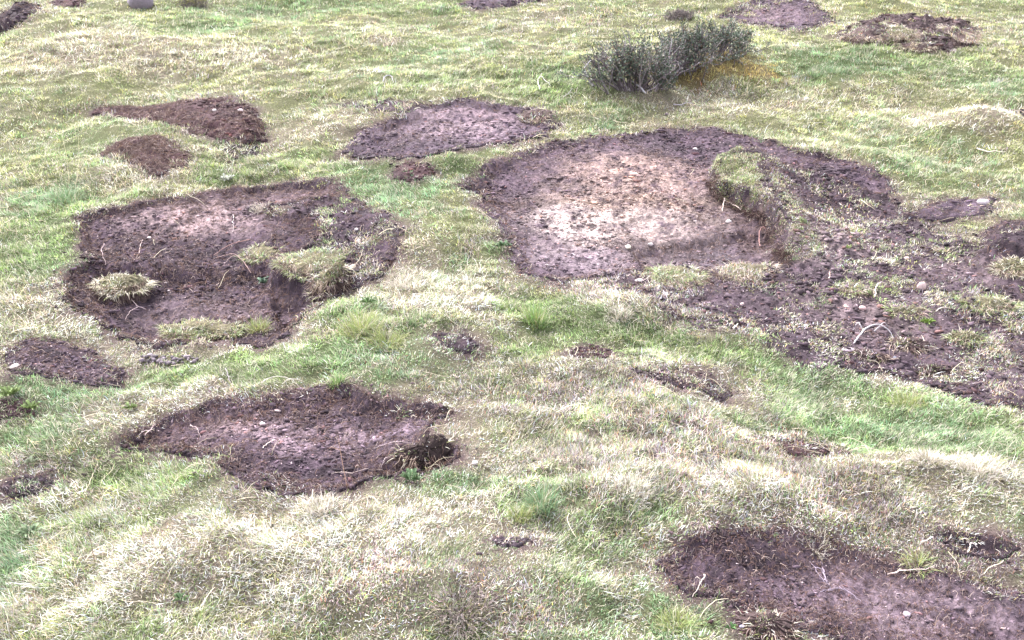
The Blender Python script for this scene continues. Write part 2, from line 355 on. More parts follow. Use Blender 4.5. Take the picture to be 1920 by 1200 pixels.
def weights(x, y):
    dist = y; hs_ = samp(SDF, x, y); rim = sstep(-.2, -.02, hs_)*(hs_ < .5)
    g = .42+.30*fbm(x, y, 1.7, 3, 1)+.50*fbm(x, y, 6, 3, 2)+field('g', x, y)*.9+.13*(1-sstep(4, 7, dist))
    yg = .44+.25*fbm(x, y, 2.1, 3, 3)+.25*fbm(x, y, 8, 2, 4)+.38*sstep(6, 10, dist)
    s = .36+.30*fbm(x, y, 1.9, 3, 4)+.46*fbm(x, y, 7, 3, 5)+field('s', x, y)*1.1+.12*(1-sstep(4, 7, dist))+.30*rim+.10*sstep(6, 10, dist)
    h = .20+.30*rim*(1+fbm(x, y, 5, 2, 3))+.22*fbm(x, y, 3.1, 3, 6)+.35*fbm(x, y, 9, 3, 6)+field('h', x, y)*.7+.04*(1-sstep(4, 7, dist))
    m = -.06+.10*fbm(x, y, 4, 2, 7)+field('m', x, y)*(1.15+1.3*fbm(x, y, 9, 3, 7))
    w = np.clip(np.stack([g, yg, s, h, m], -1), .01, 3)**3.0
    return w/w.sum(-1, keepdims=True)
CG = np.array([[.150,.225,.074],[.28,.305,.115],[.56,.505,.415],[.215,.155,.158],[.29,.235,.09]])     # base colours of the growth
GROUNDC = np.array([[.050,.066,.027],[.078,.080,.038],[.125,.102,.08],[.075,.057,.052],[.10,.07,.035]])

# ------------------------------------------------------------------ ground sheet
def axis(a, b, step, far):
    mid = np.arange(a, b+step/2, step); out = []; s = step; p = b
    while p < far: s *= 1.35; p += s; out.append(p)
    lo = []; s = step; p = a
    while p > -far: s *= 1.35; p -= s; lo.append(p)
    return np.concatenate([lo[::-1], mid, out])
ax = axis(-9.5, 9.5, .035, 900); ay = axis(1.8, 19.5, .035, 900)
gxx, gyy = np.meshgrid(ax, ay); x = gxx.ravel(); y = gyy.ravel()
inside = (x > X0+.1) & (x < X1-.1) & (y > Y0+.1) & (y < Y1-.1)
fade = inside*sstep(0, 1., np.minimum.reduce([x-X0-.1, X1-.1-x, y-Y0-.1, Y1-.1-y]))
sd_ = np.where(inside, samp(SDF, x, y), -9)
z = macro(x, y)+np.where(inside, (samp(HB, x, y)-macro(x, y))*fade, 0)-.045*sstep(-.01, .06, sd_)
w5 = weights(x, y); gc = w5@GROUNDC; kk = sstep(-.12, 0, sd_)[:, None]; gc = gc*(1-kk)+np.array([.07, .048, .05])*kk
nx_, ny_ = len(ax), len(ay)
ii = (np.arange(ny_-1)[:, None]*nx_+np.arange(nx_-1)[None]).ravel()
ground = mkmesh('ground', np.stack([x, y, z], 1), [np.stack([ii, ii+1, ii+1+nx_, ii+nx_], 1)], M_GROUND, gc, smooth=True)
tag(ground, 'grassy hillside', kind='structure')

# ------------------------------------------------------------------ soil patches
PAL = {'red':  ([.034,.017,.019], [.105,.056,.055]), 'dark': ([.022,.014,.017], [.062,.040,.046]), 'mid': ([.032,.021,.025], [.115,.080,.096]),
       'big':  ([.036,.024,.028], [.118,.080,.092]), 'churn': ([.028,.018,.021], [.100,.069,.076]), 'left': ([.026,.016,.020], [.088,.058,.070]),
       'low':  ([.030,.019,.023], [.100,.068,.080]), 'clod': ([.038,.023,.023], [.11,.078,.070])}
# dry, paler places on the soil: (px,py,rx,ry, colour, weight)
PALE = [(1105,412,105,36,(.42,.34,.325),1.),(1200,400,150,60,(.32,.245,.225),.8),(1190,318,120,36,(.34,.235,.205),.7),(1090,480,90,26,(.30,.235,.26),.5),(1350,470,90,30,(.15,.13,.15),.4),
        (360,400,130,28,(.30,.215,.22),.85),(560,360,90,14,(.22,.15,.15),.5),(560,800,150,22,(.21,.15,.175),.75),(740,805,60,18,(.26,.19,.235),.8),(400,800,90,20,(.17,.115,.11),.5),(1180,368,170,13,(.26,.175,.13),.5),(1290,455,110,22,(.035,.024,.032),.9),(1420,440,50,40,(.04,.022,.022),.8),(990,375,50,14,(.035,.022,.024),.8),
        (860,235,110,28,(.26,.19,.215),.7),(900,215,80,12,(.22,.15,.17),.4),(1750,1130,170,50,(.19,.14,.165),.6),(1600,1090,150,30,(.14,.10,.12),.5),(420,560,140,35,(.17,.125,.135),.5),
        (1550,460,90,30,(.24,.18,.185),.7),(1640,590,140,50,(.17,.125,.13),.5),(1450,28,70,16,(.16,.11,.125),.6),(1800,510,60,25,(.2,.15,.16),.4),(110,700,80,10,(.18,.13,.145),.5),(1560,690,60,10,(.26,.2,.22),.6)]
PALEW = [ell(e)+(np.array(e[4]), e[5]) for e in PALE]
def soil_col(ck, x, y, s):
    a, b = [np.array(v_)*.72*np.array([.98, .97, 1.12]) for v_ in PAL[ck]]
    t = np.clip(.42+.55*fbm(x, y, 7, 3, 5)+.35*fbm(x, y, 30, 2, 6), 0, 1)[:, None]
    t = t*(.45+.55*sstep(-.06, .10, s+.08*fbm(x, y, 4, 2, 4)))[:, None]
    c = a*(1-t)+b*t
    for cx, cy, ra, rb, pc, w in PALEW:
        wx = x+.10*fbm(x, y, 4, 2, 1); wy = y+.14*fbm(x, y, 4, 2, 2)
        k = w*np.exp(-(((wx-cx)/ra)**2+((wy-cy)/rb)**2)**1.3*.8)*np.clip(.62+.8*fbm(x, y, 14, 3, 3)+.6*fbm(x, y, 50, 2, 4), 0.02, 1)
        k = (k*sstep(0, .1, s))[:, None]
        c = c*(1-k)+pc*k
    return c
KROOT = {'f': 1.1, 'j': 2.3, 'k': 2.0, 'n': 1.8, 'a': 6, 'b': 6, 'g': 1.0, 'd': 1.6, 'l': 2}
rock_pts = []
for key, (sl, s, lo, hi, off, lump, ck, lab, soft) in info.items():
    ymid = (lo[1]+hi[1])/2
    st = .009 if ymid < 6 else .012 if ymid < 9 else .018
    if key == 'g': st = .015
    xs = np.arange(max(lo[0]+.2, -9.3), min(hi[0]-.2, 9.3), st); ys = np.arange(max(lo[1]+.2, 2.2), hi[1]-.2, st)
    S = np.full((NY, NX), -1.); S[sl] = s
    X, Y = np.meshgrid(xs, ys); x = X.ravel(); y = Y.ravel()
    sv = samp(S, x, y)
    base = Hf(x, y)
    env = sstep(-.01, .07, sv)
    rid = 1-np.abs(fbm(x, y, 10, 3, 2, .6))*2
    z = base+env*lump*(.9*fbm(x, y, 6.5, 3, 3, .6)+.35*rid*.6+.42*fbm(x, y, 33, 3, 4, .7))+.006
    z = z+env*.006*fbm(x, y, 90, 2, 5)
    z = np.where(sv < -.012, base-.05, z)
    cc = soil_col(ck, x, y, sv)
    n1, n2 = len(xs), len(ys)
    ok = (sv > -.03).reshape(n2, n1)
    ci = ok[:-1, :-1] & ok[1:, :-1] & ok[:-1, 1:] & ok[1:, 1:]
    jj, ii = np.nonzero(ci); a0 = jj*n1+ii
    F = np.stack([a0, a0+1, a0+1+n1, a0+n1], 1)
    used = np.unique(F); remap = np.full(n1*n2, -1); remap[used] = np.arange(len(used))
    V = np.stack([x, y, z], 1)[used]; cen = np.array([V[:, 0].mean(), V[:, 1].mean(), 0]); cen[2] = float(Hf(cen[0], cen[1]))
    po = thing('soil_patch', cen, lab, 'soil patch', 'patches of bare earth torn out of the turf')
    cc = cc*np.exp(.5*fbm(x, y, 60, 2, 1)+.3*fbm(x, y, 22, 2, 2))[:, None]
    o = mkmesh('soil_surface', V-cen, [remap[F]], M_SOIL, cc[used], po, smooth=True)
    # crumbs, clods and pale pebbles lying on it
    area = ci.sum()*st*st
    zi = z.reshape(n2, n1)
    dens = 6500 if ymid < 6.5 else 2900 if ymid < 10 else 1500
    n = int(area*dens)
    pick = rng.integers(0, len(a0), n); pi = a0[pick]
    px = x[pi]+rng.uniform(0, st, n); py_ = y[pi]+rng.uniform(0, st, n); pz = z[pi]; ps = sv[pi]
    size = np.minimum(rng.lognormal(math.log(.0028), .62, n)*np.exp(.7*fbm(px, py_, 3, 2, 1)), .013)*(1.35 if ck in ('churn', 'clod') else 1.)*(.52+.115*ymid if ymid < 7 else 1+.06*ymid)
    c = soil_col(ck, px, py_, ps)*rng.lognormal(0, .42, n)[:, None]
    pale = rng.random(n) < (.22 if ck in ('churn', 'big', 'mid', 'left') else .15)
    pale &= size < .005*(1+.03*ymid)
    c[pale] = lerp(c[pale], rng.uniform(.75, 1.15, (pale.sum(), 1))*np.array([.46, .36, .38]), rng.uniform(.25, .9, (pale.sum(), 1)))
    red = rng.random(n) < .10
    c[red] = c[red]*np.array([1.25, .95, .82])
    v_, q_, t_, c_ = lumps(np.stack([px, py_, pz+size*.25], 1)-cen, size, rng.uniform(.2, .7, n), c, .42)
    cr = mkmesh('crumbs', v_, [t_], M_CRUMB, c_, po); cr['kind'] = 'stuff'
    m = int(area*500+30); a_ = rng.uniform(xs[0]-.15, xs[-1]+.15, m*3); b_ = rng.uniform(ys[0]-.15, ys[-1]+.15, m*3); q0 = samp(S, a_, b_)
    kk = (q0 > -.2) & (q0 < .02) & (rng.random(m*3) < np.exp(q0/.06)); a_, b_, q0 = a_[kk], b_[kk], q0[kk]
    if len(a_):
        z2 = rng.uniform(.004, .018, len(a_))
        sp = lumps(np.stack([a_, b_, Hf(a_, b_)+z2], 1)-cen, np.minimum(rng.lognormal(math.log(.004), .5, len(a_)), .012), rng.uniform(.3, .7, len(a_)), np.array(PAL[ck][0])*rng.uniform(.8, 2.6, (len(a_), 1)), .4)
        d_ = mkmesh('spilled_crumbs', sp[0], [sp[2]], M_CRUMB, sp[3], po); d_['kind'] = 'stuff'
    # root fibres and straw scraps
    n = int(area*1500*KROOT.get(key, .8)*(3.0 if ymid < 5 else 1.3 if ymid < 9 else .5)) if key != 'g' else int(area*1300)
    pick = rng.integers(0, len(a0), n); pi = a0[pick]
    edge = sv[pi]; keep = rng.random(n) < np.clip(+.35+.35*np.exp(-np.abs(edge)/.06)+.7*fbm(x[pi], y[pi], 2.5, 2, 6)+1.3*samp(SL, x[pi], y[pi]), .05, 1); pi = pi[keep]; n = len(pi)
    if n > 3:
        def hz(xq, yq):
            u = np.clip(((xq-xs[0])/st), 0, n1-1).astype(int); v = np.clip(((yq-ys[0])/st), 0, n2-1).astype(int)
            return zi[v, u]
        step = rng.uniform(.004, .012, n)*(.7 if ymid < 5 else 1)*(1+.03*ymid)
        az = rng.normal(0, .9, n)+np.where(rng.random(n) < .5, 0, np.pi)
        start = np.stack([x[pi], y[pi], z[pi]+.004], 1)
        pth = wander(start, az, 6, step, .42, hz, .005, .0)
        pth[:, :, 2] += (rng.random((n, 1))*.018*np.sin(np.linspace(0, np.pi, 6))[None])
        tcol = rng.random((n, 1)); pal = np.where(tcol < .52, np.array([[.085, .05, .045]]), np.where(tcol < .74, np.array([[.15, .085, .06]]), np.where(tcol < .93, np.array([[.17, .12, .115]]), np.array([[.34, .26, .23]]))))
        pal = pal*rng.uniform(.7, 1.3, (n, 1))
        r0 = rng.uniform(.0004, .0010, n)*(.6+.125*ymid)
        rad = r0[:, None]*np.array([1, 1, .9, .8, .6, .3])[None]
        v_, q_, t_, c_ = tubes(pth-cen, rad, pal, 3)
        rf = mkmesh('root_fibres', v_, [q_], M_WOOD, c_, po); rf['kind'] = 'stuff'

# ------------------------------------------------------------------ turf cover
def make_grass(cx, cy, hf, big=1., wts=None, scale=1., blade_n=13, straw_mix=.2, d0=None):
    """tufts at cx,cy -> list of ribbon sets"""
    n = len(cx); w = weights(cx, cy) if wts is None else wts
    r = rng.random(n)[:, None]; typ = (w.cumsum(1) < r).sum(1).clip(0, 4)
    dist = np.sqrt(cx**2+cy**2) if d0 is None else np.full(n, d0)
    flow = 2.2*fbm(cx, cy, .8, 2, 5)+1.6*fbm(cx, cy, 3.5, 2, 6)-1.5     # lean direction, mostly downhill
    edg = 1-.4*sstep(-.25, -.03, samp(SDF, cx, cy))*(dist < 9); hgt = edg*np.clip(1+.55*fbm(cx, cy, 2.2, 3, 7)+.35*fbm(cx, cy, 8, 2, 1), .35, 2)
    prm = {  # nb, L, radius, tilt mean, tilt sd, bend, width
        0: (15, .050, .020, .62, .42, .9, .0023), 1: (15, .036, .018, .75, .45, .9, .0024), 2: (15, .052, .024, .92, .42, .8, .0023),
        3: (22, .044, .026, .70, .5, .7, .0026), 4: (16, .030, .024, .7, .5, .6, .0032)}
    out = []
    for t in range(5):
        m = np.nonzero(typ == t)[0]
        if not len(m): continue
        nb, L, rad, tm, tsd, bd, wd = prm[t]
        nb = max(4, int(nb*blade_n/13)); k = np.repeat(m, nb); n2 = len(k)
        rr = rad*np.sqrt(rng.random(n2))*1.5*big; aa = rng.uniform(0, 6.283, n2)
        x = cx[k]+rr*np.cos(aa); y = cy[k]+rr*np.sin(aa)
        coh = {0: .8, 1: 1.1, 2: .9, 3: 1.8, 4: 2}[t]
        az = flow[k]+rng.normal(0, coh, n2)
        swap = rng.random(n2) < .3; az[swap] = aa[swap]
        tl = np.clip(rng.normal(tm, tsd, n2), 0, 1.45); bn = np.clip(rng.normal(bd, .35, n2), -.2, 1.2); bn = np.minimum(bn, 1.62-tl)
        near_ = (1-sstep(3.5, 7.5, dist[k])); LL = L*(1-.24*near_)*scale*hgt[k]; bn *= 1-.2*near_*rng.lognormal(0, .28, n2)
        if t in (0, 2): LL *= 1+.6*(rng.random(n2) < .04)
        ww = wd*rng.uniform(.6, 1.3, n2)*(.62+dist[k]*.095)
        root = np.stack([x, y, hf(x, y)-.004], 1)
        tuftc = (np.exp(rng.normal(0, .36, n)+.55*fbm(cx, cy, 8, 2, 2)+.35*fbm(cx, cy, 2.6, 2, 1)-.03))[k][:, None]
        hue = rng.normal(0, 1, n)[k][:, None]; hb = rng.normal(0, 1, (n2, 1))
        c = CG[t][None]*tuftc*np.exp(rng.normal(0, .28, (n2, 1)))
        c = c*(1+hue*np.array([.07, .0, -.10])+hb*np.array([.05, 0, -.04]))
        if t == 0:
            blue = np.clip(fbm(cx, cy, 1.3, 2, 2)[k]*1.5+.2+field('g', cx, cy)[k]*.3, 0, 1)[:, None]; c = c*(1+blue*np.array([-.16, .0, .38]))
        if t == 2:
            near = (1-sstep(4.5, 9, dist[k]))[:, None]; c = c*(1+near*np.array([.0, .03, .14]))     # bleached greyer lower down
        if t == 3:
            q = rng.random((n2, 1))
            c = np.where(q < .32, c*np.array([2.1, 2.5, 2.6]), np.where(q < .50, c*np.array([.7, 1.5, .65]), np.where(q < .54, c*np.array([1.5, .8, .5]), np.where(q < .66, c*np.array([1.5, 1.7, .7]), np.where(q < .76, c*np.array([.9, .8, 1.1]), c)))))
        if t in (0, 1, 3):
            dd = rng.random(n2) < straw_mix+.1*(t == 1); c[dd] = CG[2]*rng.uniform(.6, 1.15, (dd.sum(), 1))
        if t == 2:
            dd = rng.random(n2) < .22; c[dd] = CG[1]*rng.uniform(.7, 1.3, (dd.sum(), 1)); dd = rng.random(n2) < .12; c[dd] = CG[0]*rng.uniform(.7, 1.4, (dd.sum(), 1)); dd = rng.random(n2) < .12; c[dd] = np.array([.24, .17, .15])*rng.uniform(.7, 1.3, (dd.sum(), 1))
        tipc = lerp(c, CG[2], .22) if t < 2 else c
        out.append(blades(root, az, tl, bn, LL, ww, c, 3, tipcol=tipc))
    return out
HH = PW/2/F_PX
def scatter(nper, y0, y1, margin=1.1):
    A = 0; 
    hw = lambda y: np.minimum(HH*1.06*y+margin, 9.2)
    n = int(nper*(y1-y0)*2*hw((y0+y1)/2)*1.15)
    y = rng.uniform(y0, y1, n); x = rng.uniform(-1, 1, n)*hw(y1); k = np.abs(x) < hw(y)
    return x[k], y[k]
gparts = []
for y0, y1, dn in [(2.5, 4.5, 2400), (4.5, 6.5, 1600), (6.5, 9, 950), (9, 12.5, 560), (12.5, 19, 300)]:
    cx, cy = scatter(dn, y0, y1)
    gd = samp(GD, cx, cy); k = rng.random(len(cx)) < gd*np.clip(.85+.75*fbm(cx, cy, 10, 2, 3), .12, 1.2); cx, cy = cx[k], cy[k]
    gparts += make_grass(cx, cy, Hg, big=1+.06*(y0+y1)/2)
V, Q, T, C = join(gparts)
grass = mkmesh('grass', V, [Q, T], M_GRASS, C)
tag(grass, 'short meadow grass, green and straw coloured, over the hillside', 'grass', kind='stuff')
print('grass verts', len(V))
del gparts

# ------------------------------------------------------------------ turf clumps lying on or hanging over the soil
def clump(px, py, wpx, hpx, thick, kind, label, dark=1., seed=0, name='turf_clump', cat='turf clump', lean=0, cover=1.):
    """px,py: middle of the base; wpx,hpx: width and depth of the outline in photo pixels"""
    c0 = at(px, py); s = ppm(py); a = wpx/s/2
    b = abs(G(px, py-hpx/2)[1]-G(px, py+hpx/2)[1])/2
    thick = thick*.62; root = thing(name, c0, label, cat, 'lumps of turf on the torn ground')
    na, nr = 90, 16; th = np.arange(na)/na*2*np.pi
    ro = 1+.42*fbm(np.cos(th)*1.3+seed*7, np.sin(th)*1.3+seed, 1., 3, 1)+.22*fbm(np.cos(th)*4+seed*7, np.sin(th)*4+seed, 1., 2, 2)+.03*rng.normal(0, 1, na)
    rings = [(1.10, -.5), (1.07, .08), (1.0, .34), (.97, .52), (.90, .66)]+[(r_, .62+.55*(1-r_*r_)) for r_ in np.linspace(.80, .02, nr-5)]
    V = []
    for rr, hh in rings:
        x = a*ro*rr*np.cos(th); y = b*ro*rr*np.sin(th)
        zz = thick*hh*np.ones(na)
        # side texture and drooping edge
        jit = .008*rng.normal(0, 1, na)+.03*fbm(np.cos(th)*6+hh*3, np.sin(th)*6+hh*4+seed, 1, 2, 3)
        x = x+np.cos(th)*jit; y = y+np.sin(th)*jit
        if hh > 0: zz = zz*(1+.55*fbm(x+seed, y, 5, 3, 2))+lean*y+.006*fbm(x, y, 30, 2, 1)
        g = Hf(c0[0]+x, c0[1]+y)-c0[2]
        V.append(np.stack([x, y, zz+g], 1))
    V = np.concatenate(V); F = []
    for k in range(len(rings)-1):
        i = np.arange(na); j = (i+1) % na
        F.append(np.stack([k*na+i, k*na+j, (k+1)*na+j, (k+1)*na+i], 1))
    F = np.concatenate(F); last = (len(rings)-1)*na
    cap = np.concatenate([[0]])
    V = np.vstack([V, V[last:].mean(0)]); T = np.stack([last+np.arange(na), last+(np.arange(na)+1) % na, np.full(na, len(V)-1)], 1)
    col = np.tile(np.array([[.055, .036, .036]])*dark, (len(V), 1))*rng.uniform(.7, 1.4, (len(V), 1))
    top = np.arange(len(V)) >= 5*na
    if cover > .3: col[top] = np.array([.11, .095, .06])*rng.uniform(.7, 1.3, (top.sum(), 1))
    mkmesh('earth_base', V, [F, T], M_SOIL, col, root, smooth=False)
    # roots sticking out of the side
    n = int(320*2*a*(1+thick*4)); an = rng.uniform(np.pi, 2*np.pi, n)
    st = np.stack([a*1.0*np.cos(an), b*1.0*np.sin(an), thick*rng.uniform(.1, .9, n)], 1)
    pth = [st]; d = np.stack([np.cos(an)*.4, np.sin(an)*.6, rng.uniform(-1.2, -.2, n)], 1)
    for k in range(5):
        d = d+rng.normal(0, .35, (n, 3)); pth.append(pth[-1]+d/np.linalg.norm(d, axis=1, keepdims=True)*rng.uniform(.008, .02, (n, 1)))
    pc = np.where(rng.random((n, 1)) < .6, np.array([[.10, .06, .05]]), np.array([[.36, .27, .22]]))*rng.uniform(.7, 1.3, (n, 1))
    v_, q_, t_, c_ = tubes(np.stack(pth, 1), np.full((n, 6), .0016)*np.linspace(1, .4, 6), pc, 3)
    rf = mkmesh('root_fibres', v_, [q_], M_WOOD, c_, root); rf['kind'] = 'stuff'
    # grass on top
    if cover > 0:
        n = int(3.14*a*b*1300*cover)+8; r_ = np.sqrt(rng.random(n))*.99; t_ = rng.uniform(0, 6.283, n)
        rim = rng.random(n) < .35; r_[rim] = rng.uniform(.88, 1.0, rim.sum())
        roi = np.interp(t_ % (2*np.pi), th, ro)
        gx_ = a*r_*roi*np.cos(t_); gy_ = b*r_*roi*np.sin(t_)
        def hl(xq, yq):
            return thick*(.60+.55*(1-np.clip((xq/a)**2+(yq/b)**2, 0, 1)))*(1+.55*fbm(xq+seed, yq, 5, 3, 2))+lean*yq+1.*(Hf(c0[0]+xq, c0[1]+yq)-c0[2])-.004
        W5 = {'straw': [.02, .12, .86, .0, .0], 'mix': [.30, .34, .20, .16, 0], 'green': [.55, .3, .15, 0, 0], 'moss': [.22, .40, .22, .11, .05], 'brown': [.02, .1, .33, .55, 0]}[kind]
        parts = make_grass(gx_, gy_, hl, .8, np.tile(np.array(W5), (n, 1)), .85, d0=float(np.hypot(c0[0], c0[1])))
        # rim blades that hang over the edge
        m = int(2*np.pi*max(a, b)*700*cover); t_ = rng.uniform(0, 6.283, m); roi = np.interp(t_, th, ro)
        rx = a*.97*roi*np.cos(t_); ry = b*.97*roi*np.sin(t_)
        rt = np.stack([rx, ry, hl(rx, ry)], 1)
        cidx = rng.choice(5, m, p=np.array(W5)/sum(W5)); cc = CG[cidx]*rng.uniform(.6, 1.25, (m, 1))
        parts.append(blades(rt, np.arctan2(np.sin(t_)*a, np.cos(t_)*b)+rng.normal(0, .5, m), rng.uniform(.8, 1.5, m), rng.uniform(.4, 1.3, m), rng.uniform(.02, .05+.005*c0[1], m), rng.uniform(.002, .0035, m)*(1+.03*c0[1]), cc))
        v_, q_, t_, c_ = join(parts)
        mkmesh('grass_cover', v_, [q_, t_], M_GRASS, c_, root)
    return root
clump(228, 550, 92, 48, .17, 'straw', 'shaggy straw blond turf clump on the left side of the two level patch', seed=1)
clump(378, 630, 150, 30, .09, 'moss', 'flat green topped sod over a dark hollow, bottom rim of the two level patch', dark=.6, seed=2, lean=.02)
clump(585, 494, 120, 40, .06, 'mix', 'mossy green hummock of turf at the right of the two level patch', seed=3)
clump(622, 540, 76, 26, .15, 'brown', 'curled brown sod with loose root fringe at the right end of the two level patch', dark=.8, seed=4, cover=.6)
clump(792, 864, 96, 22, .09, 'straw', 'dark overhanging sod at the right end of the broad lower left patch', dark=.55, seed=8, cover=.06)
clump(1275, 520, 110, 34, .05, 'mix', 'low torn turf strip along the bottom rim of the largest patch', seed=9)
clump(1390, 512, 110, 32, .05, 'brown', 'low brownish turf lump beside the torn strip under the largest patch', seed=10)
clump(490, 480, 60, 22, .04, 'moss', 'small mossy turf scrap at the root tangle of the two level patch', seed=11)
clump(1690, 70, 60, 16, .10, 'brown', 'pale topped sod in the middle of the overturned clods, upper right', seed=12, cover=.5)
clump(1620, 74, 70, 18, .10, 'brown', 'brown sod at the left end of the overturned clods, upper right', seed=13, cover=.2)
clump(1795, 70, 56, 22, .13, 'brown', 'upright brown sod at the right end of the overturned clods, upper right', seed=14, cover=.2)
clump(1725, 92, 60, 12, .08, 'straw', 'small dark edged sod at the lower rim of the overturned clods, upper right', seed=15, cover=.3)
clump(1700, 655, 80, 24, .07, 'brown', 'red brown peaty clod beside the bleached branch at the foot of the churned slope', seed=16, cover=.12, name='earth_clod', cat='earth clod')
clump(1630, 672, 66, 18, .05, 'brown', 'orange brown peaty clod under the bleached branch at the foot of the churned slope', seed=17, cover=.15, name='earth_clod', cat='earth clod')
clump(1750, 702, 56, 16, .05, 'brown', 'dark wet clod at the lowest tip of the churned slope', seed=18, cover=.05, dark=.8, name='earth_clod', cat='earth clod')
clump(1810, 640, 60, 20, .06, 'mix', 'ragged green and brown turf lump at the right of the churned slope foot', seed=19, cover=.6)
clump(1700, 590, 70, 20, .04, 'mix', 'small green turf scrap in the middle of the churned slope, above the forked bleached branch', seed=20, cover=.8)
clump(1850, 575, 90, 24, .06, 'mix', 'pale turf lump on the churned slope close to the right edge', seed=21)
clump(1895, 512, 56, 24, .07, 'straw', 'pale straw topped sod at the right edge of the churned slope', seed=25)
clump(1005, 222, 44, 22, .07, 'brown', 'small red brown sod at the right tip of the oval upper middle patch', seed=22, cover=.25)
clump(1440, 1178, 90, 40, .05, 'brown', 'reddish peat sod at the lower rim of the bottom right soil patch', seed=23, cover=.2)
clump(1600, 540, 80, 24, .03, 'mix', 'thin turf scrap on the stony upper part of the churned slope', seed=24, cover=.6)

def ledge():
    c0 = at(1400, 380); po = thing('turf_ledge', c0, 'green turf lip curving down the right side of the largest patch above a dark undercut', 'turf ledge')
    P = np.array([G(*p) for p in [(1334,318),(1350,304),(1412,312),(1452,366),(1500,400),(1545,470),(1520,498),(1482,496),(1466,470),(1436,418),(1396,392),(1340,368)]])
    n = 5200; lo, hi = P.min(0), P.max(0); cx = rng.uniform(lo[0]-.05, hi[0]+.05, n); cy = rng.uniform(lo[1]-.05, hi[1]+.05, n)
    q = sdf_poly(P, cx, cy)+.03*fbm(cx, cy, 10, 2, 2); k = (q > 0) & (rng.random(n) < np.clip(.35+sstep(G(1470, 440)[0], G(1390, 350)[0], cx), .3, 1)*np.clip(.8+fbm(cx, cy, 7, 2, 1), .2, 1)); cx, cy = cx[k], cy[k]; n = len(cx)
    wt = np.tile(np.array([.40, .24, .24, .12, 0]), (n, 1)); v, q_, t, c = join(make_grass(cx, cy, Hg, .9, wt, .75))
    mkmesh('grass_cover', v-c0, [q_, t], M_GRASS, c, po)
    m = 900; e = rng.integers(0, 4, m); E = [(1334,345),(1340,368),(1396,392),(1436,418),(1466,470),(1476,494)]; EP = np.array([G(*p) for p in E]); f = rng.random((m, 1)); e = rng.integers(0, 5, m)
    p = EP[e]*(1-f)+EP[e+1]*f+rng.normal(0, .018, (m, 2)); st = np.stack([p[:, 0], p[:, 1], Hf(p[:, 0], p[:, 1])+.02], 1)
    pth = [st]; d = np.stack([rng.normal(-.3, .5, m), rng.normal(-.6, .5, m), rng.normal(-.3, .4, m)], 1)
    for i in range(6):
        d = d+rng.normal(0, .4, (m, 3)); z_ = pth[-1]+d/np.linalg.norm(d, axis=1, keepdims=True)*rng.uniform(.006, .018, (m, 1)); z_[:, 2] = np.maximum(z_[:, 2], Hf(z_[:, 0], z_[:, 1])+.006); pth.append(z_)
    pc = np.where(rng.random((m, 1)) < .75, np.array([[.055, .028, .026]]), np.array([[.22, .15, .13]]))*rng.uniform(.7, 1.3, (m, 1))
    v, q_, t, c = tubes(np.stack(pth, 1)-c0, np.full((m, 7), .0018)*np.linspace(1, .4, 7), pc, 3)
    rf = mkmesh('root_fibres', v, [q_], M_WOOD, c, po); rf['kind'] = 'stuff'
ledge()
# ------------------------------------------------------------------ single tufts
def tuft(px, py, wpx, hpx, kind, label, n=260, spread=.5):
    c0 = at(px, py); s = ppm(py); rad = wpx/s/2; L = hpx/s*.8; n = int(n*1.35)
    n = int(n*1.4); a = rng.uniform(0, 6.283, n); r = rad*.62*rng.random(n)**.6
    root = np.stack([r*np.cos(a), r*np.sin(a)*.9, np.zeros(n)], 1); root[:, 2] = Hf(c0[0]+root[:, 0], c0[1]+root[:, 1])-c0[2]-.01
    tl = np.clip(r/rad*.7+rng.normal(0, .30, n)+spread*.25, 0, 1.35)
    pal = {'green': (CG[0]*[.95, 1.15, 1.1], CG[1]), 'blue': (CG[0]*[.95, 1.05, 1.7], CG[0]*[1.2, 1.1, 1.7]), 'straw': (CG[2]*[1., 1., 1.12], CG[2]*.65), 'matted': (CG[2]*[.55, .5, .58], CG[3]*.9), 'olive': (CG[1], CG[0])}[kind]
    m = rng.random((n, 1)) < .7; c = np.where(m, pal[0][None] if 1 else 0, pal[1][None])*rng.uniform(.7, 1.3, (n, 1))
    dead = rng.random(n) < .14; c[dead] = CG[2]*rng.uniform(.6, 1, (dead.sum(), 1)); dead = rng.random(n) < .18; c[dead] = np.array([.22, .2, .1])*rng.uniform(.6, 1.3, (dead.sum(), 1))
    v, q, t, c = blades(root, a+rng.normal(0, .9, n), tl, rng.uniform(.2, .9, n)*(1+spread), L*rng.uniform(.35, 1.2, n), rng.uniform(.0016, .0030, n)*(.8+.06*c0[1]), c, 3)
    o = mkmesh('grass_tuft', v, [q, t], M_GRASS, c); o.location = c0
    return tag(o, label, 'grass tuft', 'taller tufts standing out of the meadow')
tuft(1005, 603, 60, 46, 'green', 'bright green upright grass tuft in the middle, below the largest patch', 320, .2)
tuft(488, 394, 60, 20, 'straw', 'pale cream tuft at the upper rim of the two level patch', 360, .9)
tuft(1160, 590, 66, 26, 'straw', 'bleached fan shaped grass tuft to the right of the bright green upright tuft', 300, .8)
tuft(1015, 950, 80, 55, 'blue', 'blue green grass tuft in the lower middle meadow', 360, .5)
tuft(975, 968, 60, 36, 'olive', 'olive tuft just left of the blue green tuft in the lower middle', 240, .5)
tuft(125, 378, 80, 40, 'blue', 'blue green tuft under the tall pale stems on the left', 360, .7)
tuft(632, 718, 34, 28, 'green', 'small green tuft above the broad lower left soil patch', 180, .3)
tuft(675, 615, 110, 48, 'olive', 'dark spreading olive tuft right of the two level patch', 420, .9)
tuft(725, 645, 90, 44, 'olive', 'drooping olive and straw tuft below right of the dark spreading tuft', 360, 1.)
